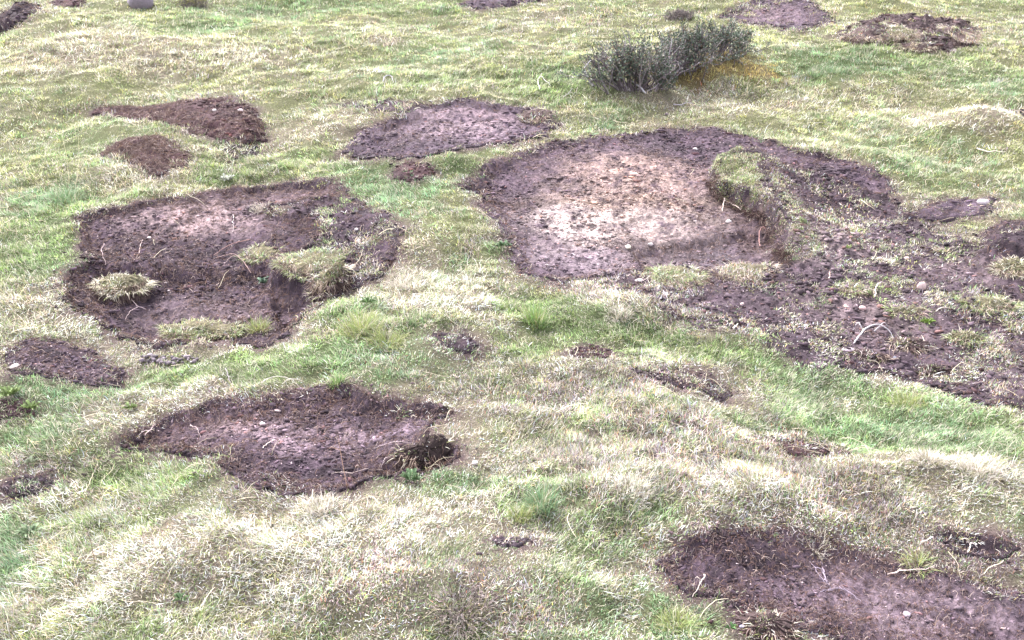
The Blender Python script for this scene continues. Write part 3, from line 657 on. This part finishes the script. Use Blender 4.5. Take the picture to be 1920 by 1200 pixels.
tuft(485, 622, 56, 44, 'olive', 'olive tuft leaning over the lower right rim of the two level patch', 260, .6)
tuft(1740, 862, 90, 34, 'straw', 'pale feathery tuft directly below the dark green grass patch on the right', 360, .6)
tuft(1830, 885, 110, 44, 'straw', 'wide pale feathery tuft near the right edge, below the dark green grass', 420, .6)
tuft(1700, 760, 90, 40, 'olive', 'soft pale green tuft below the foot of the churned slope', 360, .7)
tuft(1185, 920, 100, 36, 'straw', 'white bleached tuft in the heathy lower middle', 360, .7)
tuft(755, 535, 70, 34, 'straw', 'straw tuft between the two level patch and the largest patch', 260, .8)
tuft(600, 955, 100, 40, 'straw', 'white straw tuft just below the broad lower left soil patch', 360, .6)
tuft(1135, 240, 50, 16, 'blue', 'short dark green tuft above the upper rim of the largest patch', 200, .4)
tuft(1560, 135, 60, 18, 'blue', 'dark blue green tuft in the grass right of the shrub', 240, .4)
tuft(1525, 140, 40, 18, 'blue', 'smaller dark green tuft just left of the dark blue green one right of the shrub', 180, .4)
tuft(1730, 618, 50, 20, 'green', 'bright green sprig tuft growing on the churned slope', 140, .6)
tuft(1270, 1170, 100, 46, 'olive', 'coarse tuft with curved blades at the left of the bottom right soil patch', 320, .7)
tuft(870, 1150, 150, 46, 'matted', 'brown grey matted tuft at the bottom middle', 620, .9)
tuft(1530, 1030, 70, 36, 'straw', 'dry tuft leaning over the upper rim of the bottom right soil patch', 240, .8)
tuft(1720, 1062, 80, 40, 'olive', 'half dry tuft with whitish stalks above the bottom right soil patch', 200, .9)

# tall pale stems on the left and thin seedling stalks
def stalk(pts, label, r=.0016, col=(.5, .43, .3), name='grass_stalk', cat='grass stalk', side=None, group=None):
    """pts: photo pixels from the base up; stands in the vertical plane through its base"""
    b = at(*pts[0]); d0 = ray(*pts[0]); dist = np.linalg.norm(b-np.array([0, 0, H_CAM]))
    P = [b-np.array([0, 0, .01])]
    for p in pts[1:]:
        d = ray(*p); t = b[1]/d[1]; P.append(np.array([d[0]*t, b[1]+rng.normal(0, .01), H_CAM+d[2]*t]))
    P = np.array(P); k = np.linspace(0, len(P)-1, 9)
    Q = np.stack([np.interp(k, np.arange(len(P)), P[:, i]) for i in range(3)], 1)
    v, q, t, c = tubes(Q[None]-b, (r*np.linspace(1, .5, 9)*(.6+.1*b[1]))[None], np.array([col]), 4)
    parts = [(v, q, t, c)]
    if side:
        for (f, p2) in side:
            s0 = np.array([np.interp(f*8, np.arange(9), Q[:, i]) for i in range(3)]); d = ray(*p2); tt = b[1]/d[1]; e = np.array([d[0]*tt, b[1], H_CAM+d[2]*tt])
            qq = s0+(e-s0)*np.linspace(0, 1, 5)[:, None]; parts.append(tubes(qq[None]-b, np.full((1, 5), r*.8*(.6+.1*b[1])), np.array([col]), 4))
    v, q, t, c = join(parts)
    o = mkmesh(name, v, [q], M_WOOD, c); o.location = b
    return tag(o, label, cat, group)
GS = 'tall pale stems standing on the left'
stalk([(58,335),(40,300),(3,248)], 'leftmost tall pale stem, leaning left from the grass', group=GS)
stalk([(130,345),(124,290),(112,240)], 'tall thin pale stem between the leftmost stem and the forked one', group=GS)
stalk([(142,345),(148,300),(147,255)], 'upright pale stem rising beside the forked one', group=GS)
stalk([(140,348),(150,315),(164,290)], 'short pale stem leaning right beneath the small reddish mound', group=GS)
stalk([(108,300),(104,280),(100,268)], 'shortest thin stem left of the tall upright ones', r=.001, group=GS)
stalk([(652,915),(645,880),(636,840),(634,815)], 'thin reddish sapling stalk standing on the lower left soil patch', r=.0016, col=(.33,.2,.15), name='sapling_stalk', cat='stalk', side=[(.62, (620,838))])
stalk([(178,1056),(168,1020),(161,990)], 'thin dark brown sapling stalk in the grass at the lower left', r=.0014, col=(.12,.05,.045), name='sapling_stalk', cat='stalk')
stalk([(1750,1190),(1758,1160),(1766,1137)], 'pale thin stalk standing in the bottom right soil patch', r=.0012, col=(.4,.3,.24))
stalk([(25,1170),(24,1130),(26,1100)], 'pale thin stalk in the bottom left corner', r=.0011)

# ------------------------------------------------------------------ stones
def stone(px, py, wpx, col, label, flat=.6, cat='stone', grp='loose stones on the torn soil', sink=.34, name='stone'):
    c0 = at(px, py); s = ppm(py); r = wpx/s/2*.85
    v, f = ico()
    # one subdivision for a rounder, faceted pebble
    vs = list(map(tuple, v)); cache = {}; F = []
    def mid(a, b):
        k = (min(a, b), max(a, b))
        if k not in cache:
            m = (np.array(vs[a])+np.array(vs[b]))/2; m /= np.linalg.norm(m); vs.append(tuple(m)); cache[k] = len(vs)-1
        return cache[k]
    for a, b, c in f:
        ab, bc, ca = mid(a, b), mid(b, c), mid(c, a); F += [(a, ab, ca), (b, bc, ab), (c, ca, bc), (ab, bc, ca)]
    v = np.array(vs); v = v*(1+rng.normal(0, .10, (len(v), 1)))*np.array([1, rng.uniform(.6, .9), flat])*r
    a = rng.uniform(0, 3.1); v = np.stack([v[:, 0]*cos(a)*1-v[:, 1]*sin(a), v[:, 0]*sin(a)+v[:, 1]*cos(a), v[:, 2]], 1)
    cc = np.array([col])*rng.uniform(.88, 1.1, (len(v), 1))
    o = mkmesh(name, v, [np.array(F)], M_STONE, cc); o.location = c0+np.array([0, 0, r*flat*(1-2*sink)+.004])
    return tag(o, label, cat, grp)
PK = (.36, .26, .26); GY = (.2, .17, .19); BG = (.33, .26, .21); WH = (.42, .36, .365)
stone(1728, 545, 22, PK, 'pale pink stone standing proud near the top right of the churned slope', 1.0, sink=.1)
stone(1738, 552, 14, BG, 'small beige stone touching the pale pink one', .7)
stone(1391, 574, 14, PK, 'small pink stone at the left foot of the churned slope', .8)
stone(1585, 578, 18, (.42,.25,.2), 'orange brown pebble on the churned slope, left of a twin pinkish pebble', .6)
stone(1617, 580, 18, (.45,.30,.30), 'pinkish pebble right of the orange brown one on the churned slope', .6)
stone(1685, 590, 20, (.42,.36,.42), 'flat lilac grey stone on the churned slope above the forked branch', .4)
stone(1590, 658, 30, (.30,.23,.27), 'flat mauve stone half buried at the foot of the churned slope', .3)
stone(1678, 673, 30, (.13,.13,.17), 'slate blue stone below the bleached branch', .45)
stone(1755, 706, 34, (.07,.07,.09), 'dark wet slate stone at the lowest tip of the churned slope', .4)
stone(1700, 487, 14, PK, 'light pink stone in the upper half of the churned slope', .7)
stone(1650, 487, 14, PK, 'pale stone left of the light pink one in the upper half of the churned slope', .6)
stone(1367, 418, 16, WH, 'white stone in the lower right of the largest patch', .6)
stone(1303, 417, 10, WH, 'small white stone in the lower middle of the largest patch', .6)
stone(1303, 282, 13, WH, 'white stone near the top rim of the largest patch', .6)
stone(1220, 460, 14, WH, 'white stone beside the dark mossy scrap at the bottom of the largest patch', .6)
stone(1025, 499, 9, WH, 'small pale stone in the bottom left corner of the largest patch', .6)
stone(1178, 466, 22, (.4,.35,.3), 'beige stone at the bottom of the largest patch', .5)
stone(1198, 528, 22, WH, 'flat pale stone under the torn turf strip', .35)
stone(309, 520, 10, WH, 'small white pebble right of the straw blond clump', .6)
stone(317, 547, 9, WH, 'smaller white pebble below the one right of the straw blond clump', .6)
stone(668, 433, 12, WH, 'white stone in the scraped right arm of the two level patch', .7)
stone(672, 455, 14, PK, 'rounded pinkish stone below the white one beside the two level patch', .7)
stone(280, 448, 12, WH, 'small pale stone on the upper bench of the two level patch', .5)
stone(662, 503, 20, BG, 'beige stone in the grass right of the mossy hummock', .6)
stone(493, 797, 18, WH, 'white stone on the lower left soil patch', .5)
stone(520, 772, 16, (.45,.36,.38), 'pale flat stone at the upper edge of the lower left soil patch', .35)
stone(402, 209, 12, WH, 'pale stone on the long reddish mound', .6)
stone(450, 210, 16, (.4,.33,.36), 'lilac grey stone at the right end of the long reddish mound', .6)
stone(1700, 1155, 22, (.36,.29,.34), 'mauve stone half buried in the bottom right soil patch', .5)
stone(1711, 1102, 14, WH, 'white pebble on the upper side of the bottom right soil patch', .5)
stone(1392, 1178, 14, (.2,.19,.3), 'small blue grey stone beside the reddish peat sod in the bottom right', .6)
stone(1250, 216, 10, (.12,.09,.1), 'dark stone in the grass under the shrub', .7, grp='loose stones in the grass')
stone(28, 690, 26, (.36,.3,.28), 'pale beige stone at the left side of the small left edge patch', .4)
stone(1842, 383, 30, (.34,.29,.31), 'grey stone at the right end of the narrow scrape above the churned slope', .6)
stone(264, 10, 54, (.16,.13,.16), 'grey purple rock at the top edge on the left', .8, cat='rock', name='rock', grp='rocks on the upper slope')
stone(1655, 452, 12, GY, 'small grey stone on the upper rim of the churned slope', .6)
stone(890, 940-70, 14, WH, 'white stone in the grass right of the dark overhanging sod', .7, grp='loose stones in the grass')
# the little cairn-like heap of grey stones left of centre: one stone after another
for i in range(46):
    u = (i+.5)/46; px = 262+u*106+rng.uniform(-3, 3); py = 678+rng.uniform(-7, 7)-2*np.sin(u*9)
    dk = rng.uniform(.35, 1.5)
    pos = ['left', 'middle', 'right'][min(2, int(u*3))]
    o = stone(px, py, rng.uniform(7, 15), (np.array([.10, .078, .092])*dk if rng.random() < .8 else np.array([.28, .23, .26])), 'small grey stone in the %s part of the low stone heap beside the left edge patch' % pos, .7, grp='grey stones of the low heap, ' + pos + ' part', sink=.1)
    o['label'] = 'one of the small grey stones in the low heap below the two level patch'; o['group'] = 'grey stones of the low heap'

# ------------------------------------------------------------------ twigs and roots (each drawn along its own line on the ground)
def twig(lines, label, r=.004, col=(.42, .36, .37), lift=.02, name='twig', cat='twig', grp='bleached twigs and roots'):
    """lines: list of photo-pixel polylines; the first starts at the thick end"""
    b = at(*lines[0][0]); parts = []
    for li, L in enumerate(lines):
        P = np.array([at(*p) for p in L]); n = max(8, 5*len(P)); k = np.linspace(0, len(P)-1, n)
        Q = np.stack([np.interp(k, np.arange(len(P)), P[:, i]) for i in range(3)], 1)
        sm = Q.copy(); 
        for _ in range(2): sm[1:-1] = (sm[:-2]+sm[1:-1]*2+sm[2:])/4
        arc = np.sin(np.linspace(0, np.pi, n)); sm[:, 2] = Hf(sm[:, 0], sm[:, 1])+.012+lift*arc
        sm[:, :2] += rng.normal(0, .0025, (n, 2))
        rr = r*(1 if li == 0 else .65)*np.linspace(1, .4, n)*rng.uniform(.85, 1.15, n)
        parts.append(tubes(sm[None]-b, rr[None], np.array([col])*rng.uniform(.85, 1.1), 5))
    v, q, t, c = join(parts); o = mkmesh(name, v, [q], M_WOOD, c, smooth=True); o.location = b
    return tag(o, label, cat, grp)
WG = (.40, .36, .38)
twig([[(1600,648),(1618,632),(1640,626),(1662,630),(1676,638)], [(1618,632),(1608,624),(1598,622)], [(1640,626),(1656,624),(1664,620)]], 'forked bleached white branch arching at the foot of the churned slope', .006, WG, .05, 'branch', 'branch')
twig([[(1012,170),(1008,155),(1014,146),(1022,156),(1032,160)], [(1014,146),(1016,140)]], 'forked bone white twig in the grass left of the shrub', .0045, WG, .012)
twig([[(1056,184),(1066,180),(1074,168)], [(1066,180),(1075,182)]], 'short white twig just below the forked one left of the shrub', .0045, WG, .012)
twig([[(718,155),(724,147),(734,147),(738,156)]], 'small grey twig arched in the upper middle grass', .005, (.3,.27,.32), .02)
twig([[(253,541),(247,555),(248,570),(258,580),(275,583)], [(258,580),(245,590),(236,602)]], 'pale bent root hanging from the straw blond clump', .0035, (.48,.36,.36), .01, 'root', 'root')
twig([[(266,453),(264,470),(258,487),(240,500)]], 'pale root hanging down the step of the two level patch', .003, (.48,.36,.34), .005, 'root', 'root')
twig([[(437,405),(438,425),(436,440)]], 'upright pale rootlet on the upper bench of the two level patch', .0025, (.45,.38,.38), .0, 'root', 'root')
twig([[(470,452),(440,462),(415,475),(400,482)]], 'long reddish root slanting across the step of the two level patch', .003, (.24,.13,.12), .015, 'root', 'root')
twig([[(470,515),(440,482),(400,488)], [(440,482),(420,500)]], 'forked brown root at the right of the step of the two level patch', .003, (.3,.2,.19), .015, 'root', 'root')
twig([[(195,460),(190,475),(196,492),(200,500)]], 'thin curled root at the left end of the step of the two level patch', .0025, (.36,.27,.28), .01, 'root', 'root')
twig([[(515,829),(500,840),(487,849)]], 'straight pale stick on the left side of the lower left soil patch', .0035, (.52,.43,.4), .006)
twig([[(660,892),(640,893),(620,893)], [(660,892),(690,886),(720,886)]], 'pale straw stick lying near the bottom rim of the lower left soil patch', .002, (.46,.36,.33), .01)
twig([[(733,862),(722,872),(715,882)]], 'short slanted rootlet near the dark hollow of the lower left patch', .002, (.42,.33,.33), .02, 'root', 'root')
twig([[(700,846),(740,840),(780,836)]], 'long thin stem pointing to the dark hollow of the lower left patch', .002, (.42,.33,.33), .02)
twig([[(1540,1062),(1545,1085),(1548,1100),(1560,1112)], [(1548,1100),(1530,1082),(1518,1056)], [(1545,1112),(1570,1112),(1590,1118),(1612,1132)], [(1560,1112),(1540,1118),(1530,1122)], [(1545,1085),(1536,1075),(1524,1070)]], 'grey branched root lying on the bottom right soil patch', .004, (.24,.19,.24), .012, 'root', 'root')
twig([[(1322,1082),(1317,1105),(1300,1125)], [(1317,1105),(1298,1095)]], 'pale forked stick at the left end of the bottom right soil patch', .003, (.5,.42,.38), .03)
twig([[(1664,1082),(1700,1078),(1750,1068)]], 'pale dry stalk lying along the upper rim of the bottom right soil patch', .0032, (.55,.44,.42), .01)
twig([[(1640,560),(1641,548),(1650,540),(1660,534)], [(1615,552),(1625,555),(1640,548)]], 'thin curved white root on the upper churned slope', .004, (.52,.42,.42), .03, 'root', 'root')
twig([[(1748,592),(1765,586),(1786,583)]], 'thin pale stick at the right of the churned slope', .004, (.5,.42,.38), .02)
twig([[(1553,535),(1555,520),(1556,513)]], 'small upright orange beige stick on the churned slope', .005, (.55,.38,.33), .02)
twig([[(1375,620),(1390,604),(1405,602)]], 'pale stick at the lower left rim of the churned slope', .004, (.5,.42,.38), .01)
twig([[(1355,370),(1358,380),(1356,388)]], 'short white rootlet hanging from the green turf ledge', .004, (.5,.4,.36), .03, 'root', 'root')
twig([[(1368,385),(1380,396),(1388,404),(1390,394)]], 'crooked pale root below the green turf ledge', .004, (.5,.4,.36), .03, 'root', 'root')
twig([[(1425,470),(1422,450),(1430,436),(1440,440)]], 'curled red brown root loop at the right of the largest patch', .004, (.26,.14,.13), .04, 'root', 'root')
twig([[(1262,198),(1280,200),(1298,196)]], 'thin grey stick in the grass below the shrub', .006, (.38,.34,.38), .01)
twig([[(1830,288),(1855,291),(1885,287)]], 'pale stick lying below the dry hummock at the right', .006, (.55,.48,.42), .01)
twig([[(490,722),(530,724),(570,720)], [(530,724),(560,728)]], 'pale stick in the grass above the lower left soil patch', .003, (.5,.45,.4), .04)
twig([[(432,722),(426,708),(418,698)]], 'small grey stick standing near the low stone heap', .003, (.3,.25,.27), .03)
twig([[(1725,1022),(1735,1030),(1745,1024),(1750,1012)]], 'whitish curled rootlet left of the narrow dark trench', .003, (.55,.47,.45), .03, 'root', 'root')
twig([[(1815,1040),(1820,1030),(1832,1032)], [(1800,1020),(1815,1022)]], 'pale rootlet at the narrow dark trench', .003, (.55,.47,.45), .02, 'root', 'root')
twig([[(270,826),(285,815),(292,802)], [(285,815),(262,832)]], 'pale forked rootlet at the left tip of the lower left soil patch', .0025, (.55,.42,.42), .02, 'root', 'root')
twig([[(355,800),(370,812),(376,826)]], 'thin curved rootlet on the left of the lower left soil patch', .002, (.5,.38,.38), .015, 'root', 'root')
twig([[(640,478+90),(630,575),(620,590)]], 'pale splinter in the grass right of the two level patch', .003, (.5,.42,.36), .02)

# ------------------------------------------------------------------ the shrub
def shrub():
    b0 = at(1235, 160)
    root = thing('shrub', b0, 'sprawling dark grey green dwarf shrub with bare grey branches in the upper right meadow', 'shrub')
    s = ppm(160)
    bases = []   # (px,py base, lean azimuth (image x), lean up, count, length px)
    spec = [(1150,163,-.55,26,86),(1185,168,-.1,40,105),(1215,165,.2,34,100),(1250,150,.0,34,92),(1270,138,.0,24,86),(1290,128,.1,32,84),(1320,112,.05,30,74),(1350,104,.35,34,72),(1370,98,.5,16,58),(1230,170,.6,12,60),(1130,150,-.9,8,66)]
    paths = []; tips = []
    for px, py, lean, cnt, Lp in spec:
        for i in range(cnt):
            p = at(px+rng.normal(0, 15), min(172, py+rng.normal(0, 7))); L = Lp/s*rng.uniform(.6, 1.12)
            d = np.array([lean+rng.normal(0, .42), rng.normal(-.05, .45), .8]); d /= np.linalg.norm(d)
            q = [p-b0]; k = 9
            for j in range(k):
                d = d+rng.normal(0, .17, 3)+np.array([0, 0, .03]); d /= np.linalg.norm(d); q.append(q[-1]+d*L/k)
            q = np.array(q); paths.append((q, .0048*rng.uniform(.7, 1.5)))
            tips.append(q[4:])
            for m in range(rng.integers(3, 7)):   # side shoots
                j = rng.integers(3, 9); e = q[j]; dd = d*.5+rng.normal(0, .55, 3)+np.array([0, 0, .35]); dd /= np.linalg.norm(dd); l = L*rng.uniform(.15, .38)
                w_ = [e]
                for z_ in range(9):
                    dd = dd+rng.normal(0, .12, 3); dd /= np.linalg.norm(dd); w_.append(w_[-1]+dd*l/9)
                w_ = np.array(w_); paths.append((w_, .0022)); tips.append(w_[2:])
    # low crooked bare branches towards the viewer
    for ln in [[(1262,132),(1240,125),(1225,112),(1215,95)], [(1212,168),(1190,155),(1175,140)], [(1336,110),(1330,98),(1316,86)], [(1300,108),(1280,98),(1262,84),(1245,70)], [(1108,112),(1095,128),(1112,150)][::-1], [(1240,152),(1215,140),(1205,125)]]:
        pp = []; b_ = at(*ln[0]) 
        for j, p in enumerate(ln):
            d_ = ray(*p); t_ = (b_[1]-.15*(len(ln)-1-j)/len(ln))/d_[1]; pp.append(np.array([d_[0]*t_, b_[1]-.15*(len(ln)-1-j)/len(ln), H_CAM+d_[2]*t_]))
        pp = np.array(pp); pp[0, 2] = Hf(pp[0, 0], pp[0, 1]); k = np.linspace(0, len(pp)-1, 10)
        paths.append((np.stack([np.interp(k, np.arange(len(pp)), pp[:, i]) for i in range(3)], 1)-b0+rng.normal(0, .006, (10, 3)), .010))
    P = np.stack([p for p, r in paths]); R = np.array([r for p, r in paths])[:, None]*np.linspace(1, .45, 10)[None]
    cc = np.where(rng.random((len(P), 1)) < .3, np.array([[.21, .175, .20]]), np.array([[.085, .065, .075]]))*rng.uniform(.7, 1.3, (len(P), 1))
    cc[-6:] = np.array([.38, .35, .38])
    v, q, t, c = tubes(P, R, cc, 4); mkmesh('stems', v, [q], M_WOOD, c, root, smooth=True)
    # leaves in clusters along the shoots
    T_ = np.concatenate(tips); n0 = len(T_); idx = rng.integers(0, n0, 23000)
    keep = fbm(T_[idx, 0]*1., T_[idx, 2]*1.+T_[idx, 1], 6, 2, 3) > -.20
    idx = idx[keep]; n = len(idx)
    pos = T_[idx]+rng.normal(0, .011, (n, 3))
    az = rng.uniform(0, 6.28, n); el = rng.uniform(-.1, 1.35, n)
    ldir = np.stack([np.cos(az)*np.cos(el), np.sin(az)*np.cos(el), np.sin(el)], 1)
    sd2 = np.cross(ldir, rng.normal(0, 1, (n, 3))); sd2 /= np.linalg.norm(sd2, axis=1, keepdims=True)+1e-9
    L = rng.uniform(.015, .027, n)[:, None]; wd = L*rng.uniform(.24, .42, (n, 1))
    V = np.stack([pos, pos+ldir*L*.5-sd2*wd, pos+ldir*L, pos+ldir*L*.5+sd2*wd], 1).reshape(-1, 3)
    F = (np.arange(n)*4)[:, None]+np.array([[0, 1, 2, 3]])
    r = rng.random((n, 1)); lc = np.where(r < .62, np.array([[.060, .078, .056]]), np.where(r < .80, np.array([[.11, .13, .105]]), np.where(r < .93, np.array([[.14, .10, .07]]), np.array([[.30, .27, .24]]))))
    lc = lc*rng.uniform(.6, 1.4, (n, 1))*(1+.35*fbm(pos[:, 0], pos[:, 2], 4, 2, 1))[:, None]
    mkmesh('foliage', V, [F], M_LEAF, np.repeat(lc, 4, 0), root)
shrub()
def small_shrub(px, py, wpx, hpx, label, colr, n=260, leafn=1600, lsz=.014):
    b0 = at(px, py); s = ppm(py); L = hpx/s; root = thing('dwarf_shrub', b0, label, 'dwarf shrub')
    P = []
    for i in range(n):
        p = np.array([rng.normal(0, wpx/s/4), rng.normal(0, wpx/s/5), 0]); p[2] = float(Hf(b0[0]+p[0], b0[1]+p[1]))-b0[2]-.005
        d = np.array([rng.normal(0, .5), rng.normal(0, .5), 1.]); q = [p]
        for j in range(5): d = d+rng.normal(0, .2, 3); q.append(q[-1]+d/np.linalg.norm(d)*L/5*rng.uniform(.6, 1.2))
        P.append(q)
    P = np.array(P); v, q, t, c = tubes(P, np.full((n, 6), .0028), np.full((n, 3), .1)*rng.uniform(.7, 1.6, (n, 1))*np.array([1.1, .9, .95]), 3)
    mkmesh('stems', v, [q], M_WOOD, c, root)
    k = rng.integers(0, n, leafn); j = rng.integers(2, 6, leafn); pos = P[k, j]+rng.normal(0, .008, (leafn, 3))
    d = rng.normal(0, 1, (leafn, 3)); d[:, 2] = abs(d[:, 2]); d /= np.linalg.norm(d, axis=1, keepdims=True); s2 = np.cross(d, rng.normal(0, 1, (leafn, 3))); s2 /= np.linalg.norm(s2, axis=1, keepdims=True)
    l = rng.uniform(.7, 1.3, (leafn, 1))*lsz
    V = np.stack([pos, pos+d*l*.5-s2*l*.25, pos+d*l, pos+d*l*.5+s2*l*.25], 1).reshape(-1, 3)
    mkmesh('foliage', V, [(np.arange(leafn)*4)[:, None]+np.array([[0, 1, 2, 3]])], M_LEAF, np.repeat(np.array([colr])*rng.uniform(.6, 1.5, (leafn, 1)), 4, 0), root)
small_shrub(1275, 30, 46, 13, 'small dark heather bush behind the left half of the sprawling shrub', (.15, .12, .11))
small_shrub(365, 12, 60, 20, 'low olive cushion bush near the top edge on the left', (.16, .15, .04), 200, 1500)

# ------------------------------------------------------------------ leafy weeds
def weed(px, py, wpx, label, n=26, col=(.16, .26, .07), up=.5):
    b0 = at(px, py); s = ppm(py); R = wpx/s/2; V = []; F = []; C = []
    for i in range(n):
        az = rng.uniform(0, 6.28); r0 = R*.3*rng.random(); el = rng.uniform(.15, up+.5); L = R*rng.uniform(.35, .8); w = L*rng.uniform(.25, .42)
        p = np.array([r0*cos(az), r0*sin(az), .015]); d = np.array([cos(az)*cos(el), sin(az)*cos(el), sin(el)]); sd_v = np.array([-sin(az), cos(az), 0])
        o = len(V)*1; pts = [p]; prof = [(.25, .6, 0), (.55, 1, .06), (.82, .62, .02), (1, 0, -.12)]
        base = len(V); V.append(p)
        for f_, wf, dr in prof[:-1]:
            m = p+d*L*f_+np.array([0, 0, dr*L]); V += [m-sd_v*w*wf/2+[0, 0, .006], m, m+sd_v*w*wf/2+[0, 0, .006]]
        V.append(p+d*L+np.array([0, 0, -.12*L]))
        b = base; F += [(b, b+1, b+2), (b, b+2, b+3)]
        for k in range(2):
            q = b+1+3*k; F += [(q, q+3, q+4), (q, q+4, q+1), (q+1, q+4, q+5), (q+1, q+5, q+2)]
        F += [(b+7, b+10, b+8), (b+8, b+10, b+9)]
        C += [np.array(col)*np.array([.75, .62, .8])*rng.uniform(.6, 1.25)]*11
    o = mkmesh('leafy_weed', np.array(V), [np.array(F)], M_LEAF, np.array(C)); o.location = b0
    return tag(o, label, 'weed', 'broad leaved weeds among the grass')
weed(20, 745, 60, 'bright green broad leaved weed at the left edge below the small left patch', 40)
weed(60, 770, 50, 'leafy green weed beside the tiny brown scrape at the left edge', 34)
weed(42, 524, 50, 'pale leaved rosette in the grass left of the two level patch', 18, (.25, .33, .16), .3)
weed(425, 342, 50, 'whitish green leafy weed above the two level patch', 22, (.36, .45, .3), .4)
weed(497, 535, 46, 'small leafy weed on the soil in the right half of the two level patch', 26, (.10, .19, .10), .6)
weed(245, 770, 40, 'small bright weed in the grass above the left tip of the lower left patch', 22)
weed(57, 1005, 60, 'light green clover like weed at the lower left edge', 34, (.2, .32, .14), .5)
weed(60, 872, 40, 'pale leaved weed above the small dark scrape at the lower left edge', 18, (.3, .4, .22), .4)
weed(1738, 610, 36, 'bright green seedling on the churned slope', 20, (.2, .36, .06), .7)
weed(690, 572, 40, 'green weed right of the two level patch', 24, (.13, .25, .08), .7)
weed(770, 905, 60, 'small dark green weed cluster below the dark hollow of the lower left patch', 34, (.10, .20, .07), .6)
weed(340, 1130, 40, 'small fresh weed in the grass near the bottom left', 24, (.18, .32, .12), .6)
weed(1370, 1185, 30, 'small green weed beside the blue grey stone', 16, (.12, .28, .08), .6)
weed(945, 465, 40, 'dark green weed at the left rim of the largest patch', 24, (.10, .2, .08), .5)
weed(1590, 470, 26, 'tiny light green sprig on the upper churned slope', 12, (.28, .42, .12), .7)

# ------------------------------------------------------------------ loose straw lying over the turf near the viewer
parts = []
for (y0, y1, dn) in [(2.5, 5, 26), (5, 8, 14), (8, 14, 7)]:
    cx, cy = scatter(dn, y0, y1); k = rng.random(len(cx)) < .25+.75*samp(GD, cx, cy); k &= rng.random(len(cx)) < np.clip(.4+fbm(cx, cy, 1.5, 2, 4)+field('s', cx, cy), .08, 1); cx, cy = cx[k], cy[k]; n = len(cx)
    az = rng.uniform(0, 6.28, n); st = np.stack([cx, cy, Hf(cx, cy)+.03], 1)
    hh_ = rng.uniform(.005, .03, n)
    pth = wander(st, az, 6, rng.uniform(.014, .036, n), .16, Hf, .03)
    pth[:, :, 2] += hh_[:, None]*np.sin(np.linspace(.2, 2.9, 6))[None]
    parts.append(tubes(pth, rng.uniform(.0007, .0014, n)[:, None]*np.array([1, 1, 1, .9, .8, .5])*(1+.07*(y0+y1)/2), np.array([[.6, .52, .40]])*rng.uniform(.6, 1.2, (n, 1)), 3))
v, q, t, c = join(parts); o = mkmesh('straw_litter', v, [q], M_GRASS, c); tag(o, 'loose dry straw lying over the meadow', 'straw', kind='stuff')
